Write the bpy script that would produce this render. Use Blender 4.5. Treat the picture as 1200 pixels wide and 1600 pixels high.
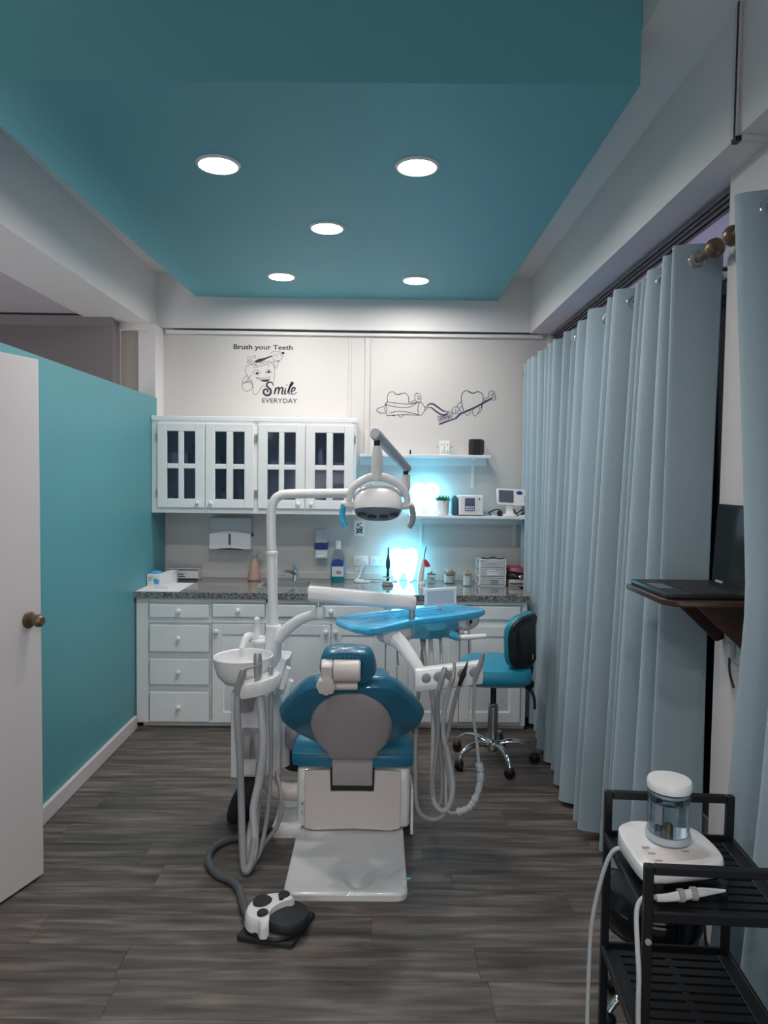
import bpy, bmesh, math, random
from math import sin, cos, pi, radians, sqrt
from mathutils import Vector as V, Matrix
random.seed(7)
S = bpy.context.scene
COL = S.collection
for o in list(bpy.data.objects): bpy.data.objects.remove(o)

# ---------------------------------------------------------------- camera, world, exposure
FPX = 1130.0
cam_d = bpy.data.cameras.new('camera'); cam = bpy.data.objects.new('camera', cam_d); COL.objects.link(cam)
cam_d.sensor_fit = 'VERTICAL'; cam_d.sensor_height = 32.0; cam_d.sensor_width = 24.0
cam_d.lens = FPX / 1600.0 * 32.0
cam_d.clip_start = .05
Fw = V((.00769014, .99883473, -.04764494)); Rt = V((.99989683, -.00710276, .01248548)); Up = V((-.01213252, .04773604, .9987863))
cam.matrix_world = Matrix(((Rt.x, Up.x, -Fw.x, 0), (Rt.y, Up.y, -Fw.y, 0), (Rt.z, Up.z, -Fw.z, 1.67), (0, 0, 0, 1)))
S.camera = cam
W = bpy.data.worlds.new('world'); S.world = W; W.use_nodes = True
bg = W.node_tree.nodes['Background']; bg.inputs[0].default_value = (1.0, .95, .94, 1); bg.inputs[1].default_value = 1.3
S.view_settings.view_transform = 'Standard'; S.view_settings.look = 'None'
S.view_settings.exposure = 1.12; S.view_settings.gamma = 1.0; S.view_settings.use_curve_mapping = False
S.cycles.use_denoising = True
S.cycles.max_bounces = 10; S.cycles.diffuse_bounces = 5; S.cycles.transparent_max_bounces = 12
S.cycles.sample_clamp_indirect = 6.0; S.cycles.caustics_reflective = False; S.cycles.caustics_refractive = False
LED = 86.0       # ceiling downlights
NEON = 7.5      # tooth shaped lamps

# ---------------------------------------------------------------- materials
def lin(c):
    return tuple(((v/255.)/12.92 if v/255. <= .04045 else ((v/255.+.055)/1.055)**2.4) for v in c)
MATS = {}
def mat(name, rgb, rough=.5, metal=0., var=.05, scale=14., bump=0., bscale=None, coat=0., trans=0., ior=1.45, emit=0., stretch=None, spec=.5, sheen=0., alpha=1.):
    m = bpy.data.materials.new(name); m.use_nodes = True; nt = m.node_tree; n = nt.nodes; L = nt.links
    b = n['Principled BSDF']; c = lin(rgb)
    b.inputs['Roughness'].default_value = rough; b.inputs['Metallic'].default_value = metal
    b.inputs['IOR'].default_value = ior; b.inputs['Coat Weight'].default_value = coat
    b.inputs['Transmission Weight'].default_value = trans; b.inputs['Specular IOR Level'].default_value = spec
    b.inputs['Sheen Weight'].default_value = sheen; b.inputs['Alpha'].default_value = alpha
    b.inputs['Base Color'].default_value = (*c, 1)
    if emit:
        b.inputs['Emission Color'].default_value = (*c, 1); b.inputs['Emission Strength'].default_value = emit
    if var or bump:
        tc = n.new('ShaderNodeTexCoord'); mp = n.new('ShaderNodeMapping'); nz = n.new('ShaderNodeTexNoise')
        mp.inputs['Scale'].default_value = stretch or (1, 1, 1)
        nz.inputs['Scale'].default_value = scale; nz.inputs['Detail'].default_value = 4
        L.new(tc.outputs['Object'], mp.inputs[0]); L.new(mp.outputs[0], nz.inputs['Vector'])
        if var:
            mx = n.new('ShaderNodeMix'); mx.data_type = 'RGBA'
            mx.inputs[6].default_value = (*[v*(1-var) for v in c], 1); mx.inputs[7].default_value = (*[min(1, v*(1+var)) for v in c], 1)
            L.new(nz.outputs['Fac'], mx.inputs[0]); L.new(mx.outputs[2], b.inputs['Base Color'])
        if bump:
            nb = nz
            if bscale:
                nb = n.new('ShaderNodeTexNoise'); nb.inputs['Scale'].default_value = bscale; nb.inputs['Detail'].default_value = 3
                L.new(mp.outputs[0], nb.inputs['Vector'])
            bp = n.new('ShaderNodeBump'); bp.inputs['Strength'].default_value = bump; bp.inputs['Distance'].default_value = .01
            L.new(nb.outputs['Fac'], bp.inputs['Height']); L.new(bp.outputs[0], b.inputs['Normal'])
    MATS[name] = m; return m

mat('wall_white', (204, 200, 198), .6, var=.02, scale=3, bump=.03, bscale=60)
mat('beam_white', (222, 218, 218), .6, var=.02, scale=3, bump=.03, bscale=60)
mat('beige_wall', (176, 166, 160), .7, var=.03)
mat('dark_wall', (134, 126, 128), .7, var=.03)
mat('dim_ceiling', (190, 182, 190), .7, var=.03)
mat('lilac_wall', (188, 176, 216), .6, var=.03)
mat('teal_paint', (84, 150, 160), .45, var=.03, scale=2, bump=.03, bscale=70)
mat('teal_ceiling', (98, 164, 176), .55, var=.03, scale=2)
mat('door_paint', (206, 200, 202), .4, var=.02, scale=4)
mat('cabinet_white', (238, 238, 240), .32, var=.015, scale=6)
mat('white_plastic', (228, 227, 229), .25, var=.01, coat=.3)
mat('warm_plastic', (214, 204, 202), .3, var=.02)
mat('grey_plastic', (150, 150, 156), .4, var=.03)
mat('grey_hose', (146, 146, 149), .45, var=.05, scale=40)
mat('dark_hose', (86, 88, 92), .5, var=.05, scale=40)
mat('pale_hose', (176, 178, 182), .3, var=.05, scale=40)
mat('shell_grey', (172, 164, 166), .42, var=.03, scale=5)
mat('black_plastic', (22, 23, 26), .4, var=.1)
mat('black_rubber', (34, 36, 40), .6, var=.1)
mat('black_metal', (18, 19, 23), .38, var=.1)
mat('chrome', (210, 212, 216), .12, metal=1, var=0)
mat('steel', (178, 178, 180), .35, metal=.45, var=.05)
mat('ring_steel', (205, 206, 210), .22, metal=.85, var=0)
mat('brass', (120, 104, 82), .3, metal=1, var=.08)
mat('brown_metal', (112, 94, 76), .35, metal=.6, var=.1)
mat('vinyl_teal', (38, 116, 148), .33, var=.05, scale=9, coat=.15, bump=.06, bscale=30)
mat('vinyl_wrinkled', (38, 106, 136), .3, var=.08, scale=9, coat=.2, bump=.5, bscale=16, stretch=(1, 1, .5))
mat('wrap_blue', (70, 182, 228), .18, var=.12, scale=7, coat=.6, bump=.55, bscale=12, stretch=(.5, 4, 1))
mat('wrap_pocket', (58, 138, 168), .12, var=.2, scale=20, coat=.8, bump=1., bscale=30)
mat('stool_teal', (38, 140, 168), .35, var=.05)
mat('stool_green', (24, 118, 132), .4, var=.05)
mat('curtain_fabric', (150, 167, 177), .85, var=.05, scale=90, sheen=.25, bump=.08, bscale=220)
mat('dark_wood', (62, 40, 32), .35, var=.3, scale=6, stretch=(1, 9, 1))
mat('light_wood', (170, 140, 106), .5, var=.15, stretch=(1, 6, 1))
mat('clear_plastic', (235, 240, 245), .05, trans=.95, ior=1.3, var=0)
mat('water', (235, 242, 246), .02, trans=.98, ior=1.33, var=0)
mat('frosted', (214, 222, 232), .3, trans=.35, var=.02)
mat('night_glass', (36, 34, 64), .08, var=.1, scale=2)
mat('screen_black', (12, 17, 23), .12, var=.05)
mat('screen_blue', (52, 78, 140), .3, var=.05)
mat('screen_grey', (92, 88, 104), .25, var=.05)
mat('paper_white', (226, 224, 226), .7, var=.02)
mat('ink', (46, 48, 62), .7, var=.05)
mat('ink_purple', (70, 58, 92), .7, var=.05)
mat('cotton', (236, 230, 220), .9, var=.06, scale=40, bump=.6, bscale=60)
mat('mouthwash', (28, 150, 162), .08, trans=.15, ior=1.3, var=0, coat=.5)
mat('label_blue', (34, 70, 150), .4, var=.04)
mat('navy_blue', (26, 52, 128), .4, var=.04)
mat('peach', (216, 176, 158), .4, var=.08, trans=.15)
mat('sky_blue', (70, 160, 214), .5, var=.15)
mat('red_plastic', (196, 42, 62), .25, var=.05, coat=.3)
mat('maroon', (146, 34, 72), .35, var=.2, bump=.3, bscale=20)
mat('leaf_green', (38, 128, 84), .45, var=.2)
mat('pot_white', (226, 224, 226), .4, var=.02)
mat('dark_teal', (22, 74, 90), .5, var=.1)
mat('pale_grey', (182, 187, 194), .35, var=.02)
mat('lens_grey', (128, 132, 140), .45, var=.05)
mat('lens_dark', (60, 64, 76), .3, var=.05)
mat('rail_grey', (134, 132, 138), .3, metal=.7, var=.1)
mat('shelf_white', (222, 226, 230), .35, var=.02)
mat('lamp_white', (255, 250, 244), .5, var=0, emit=LED)
mat('neon_tube', (150, 236, 255), .5, var=0, emit=NEON)
mat('neon_panel', (92, 218, 255), .5, var=0, emit=NEON*.6)

def floor_mat():
    m = bpy.data.materials.new('wood_floor'); m.use_nodes = True; nt = m.node_tree; n = nt.nodes; L = nt.links; b = n['Principled BSDF']
    tc = n.new('ShaderNodeTexCoord'); oi = n.new('ShaderNodeObjectInfo'); mp = n.new('ShaderNodeMapping'); mp.inputs['Scale'].default_value = (1.3, 13, 1)
    ml = n.new('ShaderNodeMath'); ml.operation = 'MULTIPLY'; ml.inputs[1].default_value = 37.
    cb = n.new('ShaderNodeCombineXYZ'); L.new(oi.outputs['Random'], ml.inputs[0]); L.new(ml.outputs[0], cb.inputs[0]); L.new(ml.outputs[0], cb.inputs[2])
    L.new(tc.outputs['Object'], mp.inputs[0]); L.new(cb.outputs[0], mp.inputs['Location'])
    n1 = n.new('ShaderNodeTexNoise'); n1.inputs['Scale'].default_value = 2.2; n1.inputs['Detail'].default_value = 7; n1.inputs['Distortion'].default_value = .35
    L.new(mp.outputs[0], n1.inputs['Vector'])
    r = n.new('ShaderNodeValToRGB'); r.color_ramp.elements[0].position = .3; r.color_ramp.elements[1].position = .74
    r.color_ramp.elements[0].color = (*lin((56, 51, 49)), 1); r.color_ramp.elements[1].color = (*lin((128, 115, 108)), 1)
    e = r.color_ramp.elements.new(.5); e.color = (*lin((87, 80, 76)), 1)
    L.new(n1.outputs['Fac'], r.inputs[0])
    hs = n.new('ShaderNodeHueSaturation'); mr = n.new('ShaderNodeMapRange'); mr.inputs['To Min'].default_value = .88; mr.inputs['To Max'].default_value = 1.1
    L.new(oi.outputs['Random'], mr.inputs['Value']); L.new(mr.outputs[0], hs.inputs['Value']); L.new(r.outputs[0], hs.inputs['Color'])
    L.new(hs.outputs[0], b.inputs['Base Color']); b.inputs['Roughness'].default_value = .48
    bp = n.new('ShaderNodeBump'); bp.inputs['Strength'].default_value = .12; bp.inputs['Distance'].default_value = .004; L.new(n1.outputs['Fac'], bp.inputs['Height']); L.new(bp.outputs[0], b.inputs['Normal'])
    MATS['wood_floor'] = m
floor_mat()
def granite_mat():
    m = bpy.data.materials.new('granite'); m.use_nodes = True; nt = m.node_tree; n = nt.nodes; L = nt.links; b = n['Principled BSDF']
    tc = n.new('ShaderNodeTexCoord'); v = n.new('ShaderNodeTexVoronoi'); v.inputs['Scale'].default_value = 130; nz = n.new('ShaderNodeTexNoise'); nz.inputs['Scale'].default_value = 70; nz.inputs['Detail'].default_value = 4
    L.new(tc.outputs['Object'], v.inputs['Vector']); L.new(tc.outputs['Object'], nz.inputs['Vector'])
    mx = n.new('ShaderNodeMix'); mx.data_type = 'RGBA'; mx.inputs[0].default_value = .5; L.new(v.outputs['Color'], mx.inputs[6]); L.new(nz.outputs['Fac'], mx.inputs[7])
    bw = n.new('ShaderNodeRGBToBW'); L.new(mx.outputs[2], bw.inputs[0])
    r = n.new('ShaderNodeValToRGB'); r.color_ramp.elements[0].position = .34; r.color_ramp.elements[1].position = .66
    r.color_ramp.elements[0].color = (*lin((64, 64, 68)), 1); r.color_ramp.elements[1].color = (*lin((158, 154, 152)), 1)
    L.new(bw.outputs[0], r.inputs[0]); L.new(r.outputs[0], b.inputs['Base Color']); b.inputs['Roughness'].default_value = .1; b.inputs['Coat Weight'].default_value = .3
    MATS['granite'] = m
granite_mat()
def tint_glass():
    m = bpy.data.materials.new('tinted_glass'); m.use_nodes = True; nt = m.node_tree; n = nt.nodes; L = nt.links
    n.remove(n['Principled BSDF']); out = n['Material Output']
    t = n.new('ShaderNodeBsdfTransparent'); t.inputs[0].default_value = (.62, .66, .74, 1); g = n.new('ShaderNodeBsdfGlossy'); g.inputs['Roughness'].default_value = .06; g.inputs[0].default_value = (.7, .75, .8, 1)
    mx = n.new('ShaderNodeMixShader'); lw = n.new('ShaderNodeLayerWeight'); lw.inputs[0].default_value = .5; pw = n.new('ShaderNodeMath'); pw.operation = 'POWER'; pw.inputs[1].default_value = 3.5; L.new(lw.outputs['Facing'], pw.inputs[0]); fr = n.new('ShaderNodeMath'); fr.operation = 'MULTIPLY_ADD'; fr.inputs[1].default_value = .55; fr.inputs[2].default_value = .04; L.new(pw.outputs[0], fr.inputs[0])
    L.new(fr.outputs[0], mx.inputs[0]); L.new(t.outputs[0], mx.inputs[1]); L.new(g.outputs[0], mx.inputs[2]); L.new(mx.outputs[0], out.inputs[0])
    MATS['tinted_glass'] = m
    m3 = m.copy(); m3.name = 'film'; m3.node_tree.nodes['Transparent BSDF'].inputs[0].default_value = (.99, .99, .99, 1); MATS['film'] = m3
    m2 = m.copy(); m2.name = 'thin_clear'; m2.node_tree.nodes['Transparent BSDF'].inputs[0].default_value = (.93, .96, .98, 1); MATS['thin_clear'] = m2
tint_glass()

# ---------------------------------------------------------------- helpers
LOC = {}
def thing(name, label, cat, loc=(0, 0, 0), group=None, kind=None):
    o = bpy.data.objects.new(name, None); COL.objects.link(o); o.location = loc; o.empty_display_size = .05
    LOC[o.name] = V(loc); o['label'] = label; o['category'] = cat
    if group: o['group'] = group
    if kind: o['kind'] = kind
    return o
def obj(name, bm, m, parent=None, bevel=0., seg=2, sharp=.65, at=None, smooth=True):
    """Links bm (world coordinates) as one mesh object; its origin is the parent's, or `at`."""
    base = LOC[parent.name] if parent else V(at or (0, 0, 0))
    bmesh.ops.recalc_face_normals(bm, faces=bm.faces[:])
    bmesh.ops.translate(bm, vec=-base, verts=bm.verts[:])
    for f in bm.faces: f.smooth = smooth
    if not bevel:
        for e in bm.edges:
            if len(e.link_faces) != 2 or e.calc_face_angle(0) > sharp: e.smooth = False
    me = bpy.data.meshes.new(name); bm.to_mesh(me); bm.free()
    o = bpy.data.objects.new(name, me); COL.objects.link(o); me.materials.append(MATS[m])
    if parent: o.parent = parent
    else: o.location = base
    LOC[o.name] = base
    if bevel:
        md = o.modifiers.new('bevel', 'BEVEL'); md.width = bevel; md.segments = seg; md.limit_method = 'ANGLE'; md.angle_limit = radians(40); md.harden_normals = True
    return o
def tag(o, label, cat, group=None, kind=None):
    o['label'] = label; o['category'] = cat
    if group: o['group'] = group
    if kind: o['kind'] = kind
    return o
def struct(name, bm, m, label, cat, bevel=0.):
    return tag(obj(name, bm, m, None, bevel), label, cat, kind='structure')
def dup(root, loc, label=None):
    """A copy of a thing with copies of its parts and sub-parts."""
    r = root.copy(); COL.objects.link(r); r.location = loc; LOC[r.name] = V(loc)
    if label: r['label'] = label
    for ch in [o for o in bpy.data.objects if o.parent == root]:
        c = ch.copy(); COL.objects.link(c); c.parent = r
        for g in [o for o in bpy.data.objects if o.parent == ch]:
            d = g.copy(); COL.objects.link(d); d.parent = c
    return r
def B(): return bmesh.new()
def bx(bm, x0, x1, y0, y1, z0, z1):
    v = [bm.verts.new(p) for p in ((x0, y0, z0), (x1, y0, z0), (x1, y1, z0), (x0, y1, z0), (x0, y0, z1), (x1, y0, z1), (x1, y1, z1), (x0, y1, z1))]
    for f in ((3, 2, 1, 0), (4, 5, 6, 7), (0, 1, 5, 4), (1, 2, 6, 5), (2, 3, 7, 6), (3, 0, 4, 7)): bm.faces.new([v[i] for i in f])
    return bm
def box(*a): return bx(B(), *a)
def cr(pts, n=6, closed=False):
    P = [V(p) for p in pts]; out = []; N = len(P)
    for i in range(N if closed else N-1):
        p0 = P[i-1] if (closed or i > 0) else P[0]*2-P[1]; p1 = P[i]; p2 = P[(i+1) % N]
        p3 = P[(i+2) % N] if (closed or i+2 < N) else P[-1]*2-P[-2]
        for k in range(n):
            t = k/n
            out.append(.5*((2*p1)+(p2-p0)*t+(2*p0-5*p1+4*p2-p3)*t*t+(3*p1-p0-3*p2+p3)*t*t*t))
    if not closed: out.append(P[-1])
    return out
def tube(bm, pts, r, seg=10, smooth=0, flat=1.):
    P = cr(pts, smooth) if smooth else [V(p) for p in pts]
    N = len(P)
    def R(i):
        if not isinstance(r, (list, tuple)): return r
        t = i/(N-1)*(len(r)-1); k = min(int(t), len(r)-2); return r[k]+(r[k+1]-r[k])*(t-k)
    T = [(P[min(i+1, N-1)]-P[max(i-1, 0)]).normalized() for i in range(N)]
    u = T[0].orthogonal().normalized(); rings = []
    for i in range(N):
        u = (u-T[i]*u.dot(T[i])); u = u.normalized() if u.length > 1e-6 else T[i].orthogonal().normalized()
        w = T[i].cross(u); ri = R(i)
        rings.append([bm.verts.new(P[i]+u*cos(2*pi*k/seg)*ri+w*sin(2*pi*k/seg)*ri*flat) for k in range(seg)])
    for a, b in zip(rings, rings[1:]):
        for k in range(seg): bm.faces.new((a[k], a[(k+1) % seg], b[(k+1) % seg], b[k]))
    bm.faces.new(rings[0][::-1]); bm.faces.new(rings[-1])
    return bm
def lathe(bm, prof, c=(0, 0, 0), axis='Z', seg=24, rot=None):
    c = V(c)
    def mp(r, a, z):
        p = V((r*cos(a), r*sin(a), z))
        if axis == 'Y': p = V((p.x, p.z, p.y))
        if axis == 'X': p = V((p.z, p.x, p.y))
        if rot: p = rot @ p
        return c+p
    rings = []
    for r, z in prof:
        rings.append([bm.verts.new(mp(0, 0, z))] if r < 1e-5 else [bm.verts.new(mp(r, 2*pi*k/seg, z)) for k in range(seg)])
    for a, b in zip(rings, rings[1:]):
        for k in range(seg):
            q = [a[k % len(a)], a[(k+1) % seg % len(a)], b[(k+1) % seg % len(b)], b[k % len(b)]]
            q = list(dict.fromkeys(q))
            if len(q) > 2: bm.faces.new(q)
    for ring in (rings[0], rings[-1]):
        if len(ring) > 1: bm.faces.new(ring)
    return bm
def cyl(bm, p, q, r, seg=16): return tube(bm, [p, q], r, seg)
def ell(bm, c, rad, nu=16, nv=10, rot=None):
    c = V(c); rings = []
    for j in range(nv+1):
        th = pi*j/nv
        pts = [V((rad[0]*sin(th)*cos(2*pi*k/nu), rad[1]*sin(th)*sin(2*pi*k/nu), rad[2]*cos(th))) for k in (range(nu) if 0 < j < nv else (0,))]
        rings.append([bm.verts.new(c+(rot @ p if rot else p)) for p in pts])
    for a, b in zip(rings, rings[1:]):
        for k in range(nu):
            q = list(dict.fromkeys([a[k % len(a)], a[(k+1) % nu % len(a)], b[(k+1) % nu % len(b)], b[k % len(b)]]))
            if len(q) > 2: bm.faces.new(q)
    return bm
def loft(bm, rings, closed=True):
    R = [[bm.verts.new(p) for p in r] for r in rings]; n = len(R[0])
    for a, b in zip(R, R[1:]):
        for k in range(n): bm.faces.new((a[k], a[(k+1) % n], b[(k+1) % n], b[k]))
    if closed: bm.faces.new(R[0][::-1]); bm.faces.new(R[-1])
    return bm
def pad(bm, outline, mp, rings, center=None):
    """Stack of copies of a flat outline [(u, v)]: rings [(scale, w)]; mp(u, v, w) gives the world point."""
    cu = sum(p[0] for p in outline)/len(outline) if not center else center[0]; cv = sum(p[1] for p in outline)/len(outline) if not center else center[1]
    return loft(bm, [[V(mp(cu+(u-cu)*s, cv+(v-cv)*s, w)) for u, v in outline] for s, w in rings])
def prism(bm, outline, mp, w0, w1): return pad(bm, outline, mp, [(1, w0), (1, w1)])
XZ = lambda y: (lambda u, v, w: (u, y+w, v))
XY = lambda z: (lambda u, v, w: (u, v, z+w))
YZ = lambda x: (lambda u, v, w: (x+w, u, v))
def rrect(u0, u1, v0, v1, r, n=4):
    out = []
    for cx, cy, a0 in ((u1-r, v1-r, 0), (u0+r, v1-r, 90), (u0+r, v0+r, 180), (u1-r, v0+r, 270)):
        for k in range(n+1):
            a = radians(a0+90*k/n); out.append((cx+r*cos(a), cy+r*sin(a)))
    return out
def circ(u, v, r, n=20, rv=None): return [(u+r*cos(2*pi*k/n), v+(rv or r)*sin(2*pi*k/n)) for k in range(n)]
def smooth2(pts, n=4): return [(p.x, p.y) for p in cr([(a, b, 0) for a, b in pts], n, True)]
def ribbon(bm, pts, w, y, n=5, closed=False):
    """A flat printed line of width w on the wall plane Y=y."""
    P = cr([(a, 0, b) for a, b in pts], n, closed) if n > 1 else [V((a, 0, b)) for a, b in pts]
    N = len(P); L = []
    for i in range(N):
        a = P[(i-1) % N] if closed else P[max(i-1, 0)]; b = P[(i+1) % N] if closed else P[min(i+1, N-1)]
        t = (b-a).normalized(); nrm = V((-t.z, 0, t.x))
        if isinstance(w, (list, tuple)):
            f = i/max(N-1, 1)*(len(w)-1); k = min(int(f), len(w)-2); ww = w[k]+(w[k+1]-w[k])*(f-k)
        else: ww = w
        L.append([bm.verts.new(V((P[i].x, y, P[i].z))+nrm*ww/2), bm.verts.new(V((P[i].x, y, P[i].z))-nrm*ww/2)])
    for i in range(N if closed else N-1):
        a, b = L[i], L[(i+1) % N]; bm.faces.new((a[0], a[1], b[1], b[0]))
    return bm
def fill(bm, pts, y, n=4):
    P = cr([(a, y, b) for a, b in pts], n, True) if n > 1 else [V((a, y, b)) for a, b in pts]
    bm.faces.new([bm.verts.new(p) for p in P]); return bm
def text(name, body, parent, m, x0, x1, z0, y, hgt, bold=0., mp=None):
    """Lettering as a flat mesh: fits x0..x1, baseline z0, capital height hgt."""
    cu = bpy.data.curves.new(name, 'FONT'); cu.body = body; cu.size = 1; cu.offset = bold; cu.resolution_u = 3
    t = bpy.data.objects.new(name, cu); COL.objects.link(t)
    bpy.context.view_layer.update()
    me = bpy.data.meshes.new_from_object(t.evaluated_get(bpy.context.evaluated_depsgraph_get()))
    bpy.data.objects.remove(t); bpy.data.curves.remove(cu)
    xs = [v.co.x for v in me.vertices]; a, b = min(xs), max(xs); sz = hgt/.70
    base = LOC[parent.name]
    for v in me.vertices:
        p = V((x0+(v.co.x-a)/(b-a)*(x1-x0), y, z0+v.co.y*sz))
        if mp: p = V(mp((v.co.x-a)/(b-a), v.co.y*sz))
        v.co = p-base
    me.materials.append(MATS[m]); o = bpy.data.objects.new(name, me); COL.objects.link(o); o.parent = parent; LOC[o.name] = base
    return o
def shift(dx, dy, dz): return lambda p: (p[0]+dx, p[1]+dy, p[2]+dz)

# ================================================================ the room
fl = struct('floor', box(-2.6, 1.4, -3.6, 5.4, -.06, -.005), 'black_rubber', 'dark grey wood plank floor running across the whole room', 'floor')
PW = .178
for i in range(26):
    y = .366+i*PW; x = -1.98-random.random()*1.1
    while x < 1.34:
        x1 = min(x+1.22, 1.36); xa = max(x, -1.98)
        if x1-xa > .02:
            bm = box(xa+.0006, x1-.0006, y+.0006, y+PW-.0006, -.006, 0)
            me_o = obj('plank', bm, 'wood_floor', fl)
        x += 1.22
struct('wall_back', box(-1.98, 1.45, 5.4, 5.52, 0, 3.4), 'wall_white', 'off-white back wall carrying the cabinets, shelves and tooth drawings', 'wall')
bm = B(); pr = [(2.2, 0), (5.4, 0), (5.4, 2.0), (5.2, 2.0), (5.2, 2.215), (2.2, 2.215)]
prism(bm, pr, YZ(-1.71), 0, .12)
struct('wall_left', bm, 'teal_paint', 'low teal partition wall behind the open white door', 'wall')
struct('wall_left', box(-1.71, -1.59, -3.6, 1.38, 0, 2.215), 'teal_paint', 'teal partition stretch on the near side of the doorway', 'wall')
struct('trim_1', box(-1.72, -1.60, 5.2, 5.4, 2.0, 2.74), 'beam_white', 'white corner post above the far end of the teal partition', 'post')
struct('baseboard_left', box(-1.59, -1.568, 2.2, 4.7, 0, .088), 'door_paint', 'white baseboard along the foot of the teal partition', 'baseboard', .006)
struct('wall_rear_block', box(-2.04, 1.42, -3.7, -3.6, 1.75, 3.42), 'wall_white', 'unseen wall added above the rear opening to hold back world light', 'wall')  # added out of view, keeps world light off the hung panel's front
# ceiling, beams
bm = box(-2.04, 1.4, 2.5, 5.52, 3.14, 3.42); bx(bm, -2.04, -1.42, -3.6, 2.5, 3.14, 3.42); bx(bm, .846, 1.4, -3.6, 2.5, 3.14, 3.42); bx(bm, -1.42, .846, -3.6, 2.5, 3.36, 3.42)
struct('ceiling', bm, 'beam_white', 'white upper ceiling around the hung teal panel', 'ceiling')
bm = B(); prism(bm, [(-1.445, 2.47), (.845, 2.44), (.855, 5.395), (-1.35, 5.34)], XY(2.97), 0, .36)
struct('ceiling_panel', bm, 'teal_ceiling', 'large hung teal ceiling panel holding five round lights', 'ceiling')
struct('trim_2', box(-2.03, -1.64, -3.6, 5.4, 2.74, 3.36), 'beam_white', 'white boxed beam above the teal partition', 'beam')
struct('trim_3', box(1.10, 1.42, -3.6, 5.4, 2.74, 3.36), 'beam_white', 'white boxed beam above the curtains', 'beam')
struct('trim_4', box(-1.64, 1.10, 5.35, 5.4, 2.745, 3.36), 'beam_white', 'white band between the back wall and the teal ceiling panel', 'beam')
struct('ceiling_panel', box(-1.40, .85, -3.2, .75, 2.97, 3.33), 'teal_ceiling', 'added unseen teal ceiling panel carrying fill lights over the viewpoint', 'ceiling')  # unseen panel added as a mount for the fill lights
# room beyond the partition
struct('ceiling_side', box(-3.4, -2.03, -3.6, 5.5, 2.76, 2.84), 'dim_ceiling', 'dim greyish ceiling of the room beyond the teal partition', 'ceiling')
struct('wall_side', box(-3.4, -1.85, 5.06, 5.2, 0, 2.76), 'dark_wall', 'dark grey wall of the room beyond the teal partition', 'wall')
struct('wall_side', box(-1.85, -1.66, 5.22, 5.42, 0, 2.72), 'beige_wall', 'narrow beige pier between the dark grey wall and white post', 'wall')
struct('wall_side', box(-3.5, -3.4, -3.6, 5.2, 0, 2.84), 'dark_wall', 'unseen outer wall added far beyond the partition to block world light', 'wall')  # added out of view, shields the side room from world light
bm = B(); prism(bm, [(5.06, 2.69), (5.06, 2.745), (4.99, 2.745), (5.03, 2.725), (5.045, 2.70)], YZ(-3.4), 0, 1.56)
struct('trim_5', bm, 'dark_wall', 'grey crown moulding on the dark wall beyond the partition', 'moulding')
struct('trim_6', box(-1.85, -1.64, 5.18, 5.4, 2.69, 2.745), 'beam_white', 'white ledge under the beam at the partition end', 'ledge')
# back wall battens and raceway
struct('trim_7', box(-.112, -.076, 5.388, 5.4, 1.83, 2.70), 'wall_white', 'flat vertical batten dividing the back wall above the shelf', 'batten', .003)
struct('trim_8', box(-.235, -.215, 5.394, 5.4, 2.08, 2.70), 'wall_white', 'thin vertical batten above the wall cabinet end', 'batten', .002)
struct('trim_9', box(-1.58, 1.20, 5.374, 5.4, 2.708, 2.736), 'beam_white', 'white cable raceway along the top of the back wall', 'raceway', .004)
bm = B(); tube(bm, [(-1.52, 5.37, 2.738), (-.1, 5.37, 2.732), (1.15, 5.37, 2.738)], .0035, 6)
tag(obj('cable', bm, 'black_rubber'), 'thin dark cable lying on the raceway high on the back wall', 'cable')
struct('trim_10', box(1.235, 1.285, 5.36, 5.4, .9, 2.74), 'beam_white', 'white vertical raceway in the far corner above the curtains', 'raceway', .004)
struct('trim_11', box(-1.56, 1.06, 5.385, 5.4, .905, .955), 'wall_white', 'low white splash strip along the back of the worktop', 'strip', .003)
# right wall: pier, windows
struct('wall_right', box(1.216, 1.42, 1.9, 2.57, 0, 2.74), 'door_paint', 'pale wall pier between the two curtained windows', 'wall')
struct('wall_right', box(1.31, 1.42, 2.57, 5.4, 2.44, 2.74), 'lilac_wall', 'lilac wall band above the far curtained window', 'wall')
struct('wall_right', box(1.31, 1.42, 2.57, 5.4, 0, .34), 'wall_white', 'low wall under the far curtained window', 'wall')
struct('wall_right', box(1.31, 1.42, .3, 1.9, 2.44, 2.74), 'lilac_wall', 'lilac wall band above the near curtained window', 'wall')
struct('wall_right', box(1.31, 1.42, .3, 1.9, 0, .34), 'wall_white', 'low wall under the near curtained window', 'wall')
struct('wall_right', box(1.31, 1.42, -3.6, .3, 0, 2.74), 'wall_white', 'white wall stretch beside the near curtained window', 'wall')
def window(n, y0, y1, label, k):
    w = thing('window_%d' % n, label, 'window', (1.33, (y0+y1)/2, .34), kind='structure')
    bm = B()
    for a, b in ((y0, y0+.05), (y1-.05, y1)): bx(bm, 1.32, 1.37, a, b, .34, 2.44)
    bx(bm, 1.32, 1.37, y0+.05, y1-.05, .34, .39); bx(bm, 1.32, 1.37, y0+.05, y1-.05, 2.39, 2.44)
    for i in range(1, k):
        yy = y0+(y1-y0)*i/k; bx(bm, 1.32, 1.37, yy-.02, yy+.02, .39, 2.39)
    obj('window_frame', bm, 'rail_grey', w)
    for i in range(k):
        a = y0+(y1-y0)*i/k; b = y0+(y1-y0)*(i+1)/k
        obj('pane', box(1.342, 1.348, a+.02, b-.02, .39, 2.39), 'night_glass', w)
window(1, 2.57, 5.36, 'dark night window behind the long far curtain', 3)
window(2, .3, 1.9, 'dark night window behind the nearest curtain', 2)
bm = B()
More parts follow.
